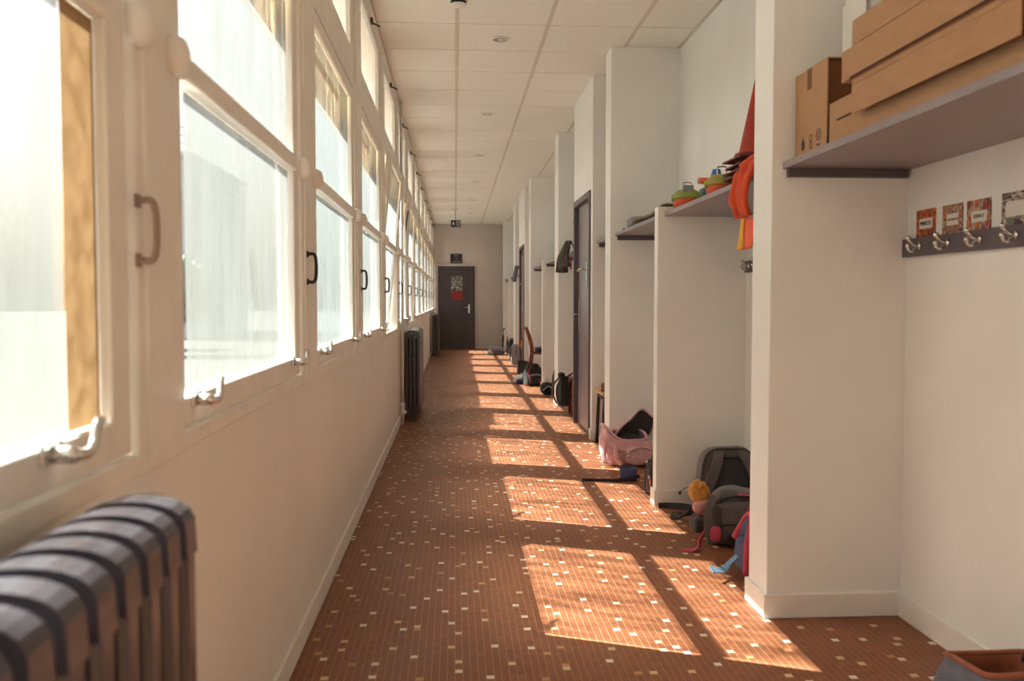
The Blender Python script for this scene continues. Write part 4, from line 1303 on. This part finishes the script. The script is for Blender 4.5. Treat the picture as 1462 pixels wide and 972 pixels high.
MB().sheet(vest(0.004, -0.065, -0.042), 6, 10, 0.006).build('reflective_edge', F_YELLOW, sv)
MB().tube([(-0.018, 0.02, 0.112), (-0.004, 0.02, 0.262)], 0.004, 6).build('hanging_loop', F_YELLOW, sv)

# ------------------------------------------------------------------ shelf above the pink backpack
kc = thing('folded_cloth', 'khaki cloth spread along the shelf above the pink backpack', 'cloth', (1.24, 5.30, ZT))
def kh(u, v):
    z = 0.016 + 0.020 * (0.5 + 0.5 * math.sin(7 * u + 4 * v)) + 0.012 * mnoise.noise(Vector((u * 6, v * 6, 1))) + 0.02 * u
    return (-0.065 + 0.26 * v, 0.50 - 0.90 * u, max(0.006, z))
MB().sheet(kh, 26, 10, 0.008).build('body', F_KHAKI, kc)
MB().tube(path([(-0.05, -0.42, 0.012), (-0.03, -0.3, 0.03), (-0.05, -0.18, 0.02)], 6), 0.012, 8, flat=0.6).build('hem_roll', F_BLACK, kc)
gb = thing('paper_bag', 'crumpled grey paper bag at the pier end of the shelf above the pink backpack', 'bag', (1.25, 5.97, ZT))
MB().soft((0, 0, 0.046), (0.12, 0.17, 0.07), 0.6, 0.5, rough=0.012, rs=14, seed=4).build('body', F_LGREY, gb)
MB().sheet(lambda u, v: (-0.06 + 0.05 * v, -0.06 + 0.12 * u, 0.05 + 0.03 * v + 0.008 * math.sin(9 * u)), 8, 4, 0.004).build('fold', F_LGREY, gb)
MB().tube(path([(-0.06, 0.09, 0.006), (-0.07, 0.14, 0.012), (-0.05, 0.20, 0.006)], 5), 0.006, 8).build('string_handle', BLACK, gb)
wh = thing('wire_hanger', 'wire clothes hanger standing on the short shelf by the door', 'hanger', (1.22, 6.78, ZT))
MB().tube(path([(0, 0, 0.07), (0.0, 0, 0.11), (-0.02, 0, 0.14), (-0.005, 0, 0.165), (0.02, 0, 0.155)], 6), 0.0035, 8).build('hook', DARKMET, wh)
MB().tube([(0, 0, 0.07), (-0.04, -0.10, 0.006), (0.03, 0.16, 0.006), (0, 0, 0.07)], 0.0035, 8).build('shoulder_wire', DARKMET, wh)
MB().soft((0.01, 0.03, 0.030), (0.09, 0.14, 0.06), 0.7, 0.6, rough=0.01, rs=12).build('folded_scarf', F_LGREY, wh)

# ------------------------------------------------------------------ stool
st = thing('stool', 'stool with black steel legs and honey wood seat in the narrow niche', 'stool', (1.30, 6.83, 0))
SX, SY, SH = 0.165, 0.20, 0.415
MB().box(-SX - 0.01, SX, -SY, SY, SH, SH + 0.02, 0.006).build('seat', WOODL, st)
for sx in (-1, 1):
    for sy in (-1, 1):
        MB().tube([(sx * (SX - 0.005), sy * (SY - 0.05), 0.0), (sx * (SX - 0.02), sy * (SY - 0.065), SH - 0.02), (sx * (SX - 0.06), sy * (SY - 0.08), SH - 0.002)], 0.0135, 10).build('leg', LEGBLK, st)
        MB().lathe([(0.016, 0.0), (0.016, 0.03), (0.0135, 0.034)], 10, 'z', (sx * (SX - 0.005), sy * (SY - 0.05), 0)).build('rubber_foot', BLACK, st)
for sx in (-1, 1):
    MB().tube([(sx * (SX - 0.02), -SY + 0.06, SH - 0.03), (sx * (SX - 0.02), SY - 0.06, SH - 0.03)], 0.010, 8).build('cross_bar', LEGBLK, st)
def shoe(loc, rz, label):
    s_ = thing('shoe', label, 'shoe', loc, rotz=rz, group='brown shoes on the stool')
    MB().soft((0, 0, 0.038), (0.075, 0.17, 0.070), 0.8, 0.6, lambda p: (p.x, p.y, p.z * (1 - 0.30 * max(0, -p.y)))).build('upper', LEATHER, s_)
    MB().soft((0, 0, 0.008), (0.080, 0.178, 0.016), 0.8, 0.4).build('sole', BLACK, s_)
    for i in range(3):
        MB().tube([(-0.022, -0.03 + 0.022 * i, 0.071 - 0.0 * i), (0, -0.034 + 0.022 * i, 0.075), (0.022, -0.03 + 0.022 * i, 0.071)], 0.0035, 6).build('lace', BLACK, s_)
shoe((1.190, 6.76, SH + 0.02), 0.25, 'brown leather shoe at the corridor edge of the stool seat')
shoe((1.315, 6.78, SH + 0.02), 0.1, 'brown leather shoe further back on the stool seat')

# ------------------------------------------------------------------ niche beyond the grey door
wb = thing('cloth_bag', 'white cloth bag on the shelf beneath the purple box', 'bag', (1.265, 8.62, ZT + 0.002))
MB().soft((0, 0, 0.060), (0.15, 0.19, 0.112), 0.6, 0.5, rough=0.004, rs=12).build('body', F_WHITE, wb)
MB().tube(path([(-0.06, -0.05, 0.09), (-0.082, 0, 0.07), (-0.06, 0.05, 0.09)], 4), 0.005, 8).build('handle', F_WHITE, wb)
pbx = thing('storage_box', 'purple fabric storage box on the white cloth bag', 'box', (1.265, 8.62, ZT + 0.124))
MB().box(-0.085, 0.085, -0.09, 0.09, 0, 0.155, 0.008).build('body', F_PURPLE, pbx)
MB().box(-0.09, 0.09, -0.095, 0.095, 0.150, 0.175, 0.006).build('lid', F_PURPLE, pbx)
ct = thing('wool_coat', 'dark brown wool coat hanging from the shelf edge beyond the grey door', 'coat', (1.14, 8.60, 1.43))
def coat(u, v):
    a = (u - 0.5) * 2
    return (-0.02 - 0.045 * math.sin(PI * min(1, v * 0.8)) + 0.02 * math.sin(10 * u + 2 * v) - 0.05 * v * (1 - a * a), a * (0.05 + 0.13 * v), 0.30 - 0.28 * v + 0.03 * a * a * v)
MB().sheet(coat, 22, 14, 0.022).build('body', F_BROWN, ct)
MB().tube(path([(-0.03, 0.06, 0.25), (-0.085, 0.14, 0.14), (-0.10, 0.17, 0.0)], 6), [0.032] * 13, 10).build('sleeve', F_BROWN, ct)
MB().tube(path([(-0.04, -0.04, 0.25), (-0.07, -0.07, 0.12), (-0.065, -0.06, -0.01)], 6), [0.034] * 13, 10).build('sleeve', F_BROWN, ct)
MB().tube(path([(0.03, 0, 0.235), (0.0, 0, 0.30), (-0.03, 0, 0.27)], 4), 0.006, 8).build('hanging_loop', F_BLACK, ct)
MB().sheet(lambda u, v: (-0.015, -0.15 + 0.05 * u, 0.14 - 0.12 * v), 4, 6, 0.008).build('pink_scarf', F_PINKH, ct)

def chair(label, loc, rotz, m1, s=1.0, name='wooden_chair', parts=True):
    """bentwood school chair, backrest at -x"""
    c = thing(name, label, 'chair', loc, rotz=rotz)
    W2, D2, H = 0.17 * s, 0.17 * s, 0.39 * s
    MB().box(-D2, D2, -W2, W2, H, H + 0.022, 0.008).build('seat', m1, c)
    for sy in (-1, 1):
        MB().tube(path([(-D2 - 0.05, sy * (W2 - 0.01), 0.0), (-D2 - 0.005, sy * (W2 - 0.02), H * 0.55), (-D2 + 0.02, sy * (W2 - 0.02), H + 0.05), (-D2 - 0.01, sy * (W2 - 0.02), H + 0.22), (-D2 - 0.07, sy * (W2 - 0.02), H + 0.38)], 6), 0.0165, 10).build('rear_leg', m1, c)
        MB().tube([(D2 - 0.02, sy * (W2 - 0.03), 0.0), (D2 - 0.03, sy * (W2 - 0.035), H)], 0.0155, 10).build('front_leg', m1, c)
        MB().tube([(-D2 + 0.0, sy * (W2 - 0.025), 0.17), (D2 - 0.025, sy * (W2 - 0.03), 0.17)], 0.009, 8).build('side_stretcher', m1, c)
    MB().sheet(lambda u, v: (-D2 - 0.03 - 0.035 * v - 0.02 * math.sin(PI * u), (u - 0.5) * 2 * (W2 - 0.01), H + 0.27 + 0.11 * v), 12, 4, 0.016).build('back_rail', m1, c)
    MB().sheet(lambda u, v: (-D2 - 0.0 - 0.02 * math.sin(PI * u), (u - 0.5) * 2 * (W2 - 0.01), H + 0.13 + 0.04 * v), 12, 3, 0.012).build('back_slat', m1, c)
    return c
chair('dark red-brown wooden chair beyond the grey door, carrying a black backpack', (1.30, 8.72, 0), PI, WOODR, 0.9)
bb = thing('backpack', 'black backpack with looped straps hung on the chair beyond the grey door', 'backpack', (1.095, 8.76, 0.075), rot=(0, 0, PI / 2), group='school bags on the corridor floor')
MB().soft((0, 0, 0.16), (0.25, 0.11, 0.30), 0.45, 0.4, pack_warp(0.75), rough=0.008, rs=9).build('body', F_BLACK, bb)
MB().tube(path([(-0.09, 0.04, 0.29), (-0.14, 0.08, 0.22), (-0.16, 0.085, 0.13), (-0.11, 0.06, 0.03)], 6), 0.016, 8, flat=0.5).build('shoulder_strap', F_GREYD, bb)
MB().tube(path([(0.03, 0.04, 0.30), (0.02, 0.10, 0.22), (0.02, 0.105, 0.12), (0.03, 0.07, 0.03)], 6), 0.016, 8, flat=0.5).build('shoulder_strap', F_GREYD, bb)
MB().soft((-0.06, 0.03, 0.325), (0.10, 0.07, 0.06), 0.8, 0.7, rough=0.006, rs=14).build('hood_bundle', F_BLACK, bb)
MB().tube(path([(-0.03, -0.03, 0.30), (0.0, -0.10, 0.345), (0.04, -0.03, 0.30)], 5), 0.006, 8).build('hanging_loop', F_BLACK, bb)

# ------------------------------------------------------------------ niches on both sides of the far partition
backpack('small dark backpack leaning on the full-height pier past the brown coat', (1.205, 10.06, 0.0), PI, 0.18, 0.18, 0.36, F_BLACK, F_GREYD, seed=2)
gbk = thing('gym_bag', 'round black and white gym bag on the floor nearer than the wooden chair', 'bag', (1.125, 10.62, 0.0), group='school bags on the corridor floor')
MB().soft((0, 0, 0.075), (0.17, 0.20, 0.15), 0.8, 0.7, rough=0.010, rs=12).build('body', F_BLACK, gbk)
MB().tube(path([(-0.06, -0.085, 0.06), (0.0, -0.10, 0.11), (0.05, -0.085, 0.08)], 5), 0.010, 8, flat=0.5).build('white_stripe', F_WHITE, gbk)
MB().tube(path([(-0.03, 0, 0.14), (0, 0.01, 0.19), (0.04, 0, 0.14)], 5), 0.007, 8).build('drawstring', F_WHITE, gbk)

chair('red-brown wooden chair with curved back standing by the far low partition', (1.245, 12.45, 0), 0.0, WOODR, 1.0)
cl_ = thing('jumper', 'dark purple jumper folded on the red-brown wooden chair', 'clothing', (1.27, 12.45, 0.412))
MB().soft((0, 0, 0.035), (0.26, 0.26, 0.07), 0.6, 0.5, rough=0.012, rs=10).build('body', F_PURPLE, cl_)
MB().tube(path([(-0.10, -0.11, 0.05), (0.0, -0.15, 0.03), (0.1, -0.155, -0.05)], 5), 0.025, 8, flat=0.6).build('sleeve', F_GREYD, cl_)
bk = backpack('black backpack with red piping and strap in front of the wooden chair', (1.055, 11.72, 0.0), 0.25, 0.24, 0.19, 0.30, F_BLACK, F_GREYD, tilt=-0.18, seed=5)
MB().ribbon(path([(-0.08, -0.13, 0.03), (-0.14, -0.16, 0.008), (-0.19, -0.15, 0.006)], 5), 0.03, 0.006, (0.2, 1, 0)).build('red_strap', F_RED, bk)
MB().tube(path([(-0.10, -0.10, 0.10), (-0.09, -0.115, 0.20), (-0.05, -0.10, 0.26)], 5), 0.006, 8).build('red_piping', F_RED, bk)
MB().soft((0.06, -0.14, 0.045), (0.06, 0.04, 0.05), 0.7, 0.7).build('red_pouch', F_RED, bk)
kb = thing('crate', 'black open plastic crate beside the pier near the collage door', 'crate', (1.035, 13.40, 0))
for (a_, b_) in (((-0.08, -0.072), (-0.12, 0.12)), ((0.072, 0.08), (-0.12, 0.12))):
    MB().box(a_[0], a_[1], b_[0], b_[1], 0, 0.215, 0.003).build('side', BLACK, kb)
MB().box(-0.072, 0.072, -0.12, -0.112, 0, 0.215, 0.003).build('end_panel', BLACK, kb)
MB().box(-0.072, 0.072, 0.112, 0.12, 0, 0.215, 0.003).build('end_panel', BLACK, kb)
MB().box(-0.072, 0.072, -0.112, 0.112, 0, 0.008).build('bottom', BLACK, kb)
jp = thing('clothing_heap', 'white and purple crumpled clothing on the floor by the black crate', 'clothing', (0.925, 12.12, 0))
MB().soft((0, 0, 0.055), (0.24, 0.30, 0.11), 0.8, 0.6, rough=0.022, rs=10, seed=8).build('white_top', F_WHITE, jp)
MB().soft((0.01, -0.12, 0.035), (0.20, 0.16, 0.07), 0.8, 0.6, rough=0.018, rs=12, seed=9).build('purple_top', F_PURPLE, jp)
MB().soft((0.04, 0.07, 0.115), (0.13, 0.13, 0.05), 0.8, 0.6, rough=0.015, rs=12, seed=3).build('lilac_top', F_LILAC, jp)

# ------------------------------------------------------------------ beyond the collage door
gj = thing('grey_jacket', 'grey blue jacket hanging just past the collage door', 'jacket', (1.120, 15.45, 1.47))
MB().sheet(lambda u, v: (-0.03 - 0.05 * v + 0.02 * math.sin(9 * u), (u - 0.5) * (0.16 + 0.16 * v), 0.29 - 0.28 * v), 16, 10, 0.03).build('body', F_STEELB, gj)
MB().tube(path([(-0.02, 0.06, 0.26), (-0.06, 0.11, 0.14), (-0.075, 0.12, 0.02)], 5), 0.03, 8).build('sleeve', F_STEELB, gj)
MB().tube([(0.03, 0, 0.13), (0.0, 0, 0.29), (-0.03, 0, 0.27)], 0.005, 6).build('hanging_loop', F_BLACK, gj)
backpack('light grey and lilac backpack at the foot of the pier past the collage door', (1.085, 15.72, 0.0), PI / 2, 0.22, 0.16, 0.36, F_LGREY, F_LILAC, seed=7)
backpack('tall black backpack propped by the last low partition on the corridor side', (1.20, 17.95, 0.0), 0.2, 0.24, 0.20, 0.36, F_BLACK, F_BLACK, seed=11)
sbg = thing('sports_bag', 'grey and white striped sports bag lying near the end of the corridor', 'bag', (0.885, 18.62, 0.0), rot=(0, 0, 0.1), group='school bags on the corridor floor')
MB().soft((0, 0, 0.085), (0.34, 0.30, 0.17), 0.5, 0.55, lambda p: (p.x, p.y, p.z + 0.35 * p.x * (p.z + 1) * -0.5), rough=0.010, rs=9).build('body', F_LGREY, sbg)
for i in range(3):
    MB().tube(path([(-0.15, -0.135 + 0.06 * i, 0.085 + 0.045 * i), (0.0, -0.150 + 0.06 * i, 0.075 + 0.035 * i), (0.15, -0.14 + 0.05 * i, 0.045 + 0.025 * i)], 6), 0.012, 8, flat=0.5).build('stripe', F_BLACK, sbg)
MB().soft((-0.15, -0.10, 0.05), (0.12, 0.12, 0.09), 0.7, 0.6, rough=0.008, rs=12).build('end_pocket', F_WHITE, sbg)
backpack('black backpack standing beyond the striped sports bag', (1.215, 18.80, 0.0), -0.1, 0.24, 0.22, 0.40, F_BLACK, F_BLACK, seed=13)
um = thing('umbrella', 'closed black umbrella leaning by the end pier', 'umbrella', (1.06, 19.55, 0.0), rot=(0, 0.03, 0))
MB().lathe([(0.004, 0.0), (0.006, 0.06), (0.020, 0.12), (0.026, 0.30), (0.014, 0.38)], 12).build('canopy', F_BLACK, um)
MB().tube([(0, 0, 0.36), (0, 0, 0.46)], 0.007, 8).build('shaft', BLACK, um)
MB().tube(path([(0, 0, 0.46), (0, 0, 0.50), (0.02, 0, 0.525), (0.045, 0, 0.505)], 4), 0.010, 8).build('handle', BLACK, um)

# ------------------------------------------------------------------ outside
PALE = mat('pale_render', srgb(226, 222, 214), 0.8, 0.04, 1.0)
WINDK = mat('facade_window_glass', srgb(120, 126, 128), 0.2, 0.1, 1.0)
bd = thing('apartment_building', 'pale apartment building with stacked windows across the courtyard', 'building', (-12.2, 34.0, -0.3))
MB().box(-0.6, 2.2, 0, 9, 0, 6.9).build('wall', PALE, bd)
MB().box(-0.7, 2.3, -0.15, 9.1, 6.9, 7.05).build('cornice', PALE, bd)
for j in range(3):
    for i in range(3, 5):
        wv = MB().box(-3.5 + 1.12 * i, -2.75 + 1.12 * i, -0.04, 0.02, 0.9 + 2.05 * j, 2.25 + 2.05 * j).build('window', WINDK, bd)
        MB().box(-3.6 + 1.12 * i, -2.65 + 1.12 * i, -0.18, 0.0, 0.80 + 2.05 * j, 0.90 + 2.05 * j).build('window_sill', PALE, wv)
rl = MB()
for z in (7.35, 7.65, 7.95):
    rl.tube([(-0.6, -0.05, z), (2.2, -0.05, z)], 0.03, 6)
for x in (-0.6, 0.35, 1.3, 2.2):
    rl.tube([(x, -0.05, 7.05), (x, -0.05, 7.95)], 0.03, 6)
rl.build('roof_railing', STEEL, bd)
LEAF = mat('leaf_green', srgb(112, 124, 92), 0.7, 0.25, 3.0)
BARK = mat('bark', srgb(92, 76, 62), 0.9, 0.15, 6)
def tree(loc, h, r, seed, label):
    t = thing('tree', label, 'tree', loc, group='courtyard trees')
    MB().tube(path([(0, 0, 0), (0.05, 0.03, h * 0.35), (-0.02, 0.02, h * 0.7)], 4), [0.14 - 0.01 * i for i in range(9)], 8).build('trunk', BARK, t)
    rr = random.Random(seed)
    me_v, me_f = [], []
    for i in range(1400):
        a_, b_ = rr.uniform(0, 2 * PI), math.acos(rr.uniform(-1, 1))
        q = rr.uniform(0.55, 1.0)
        c = Vector((math.sin(b_) * math.cos(a_) * r * q, math.sin(b_) * math.sin(a_) * r * q, h * 0.66 + math.cos(b_) * h * 0.36 * q))
        u = Vector((rr.uniform(-1, 1), rr.uniform(-1, 1), rr.uniform(-1, 1))).normalized() * 0.16
        w = u.orthogonal().normalized() * 0.09
        o_ = len(me_v)
        me_v += [c - u, c + w, c + u, c - w]
        me_f.append((o_, o_ + 1, o_ + 2, o_ + 3))
    f_ = MB().add(me_v, me_f).build('foliage', LEAF, t)
    f_['kind'] = 'stuff'
tree((-7.4, 23.5, -0.3), 2.6, 1.0, 1, 'small green tree in front of the pale apartment building')
tree((-8.6, 26.5, -0.3), 2.2, 0.9, 2, 'low green tree close to the pale apartment building')
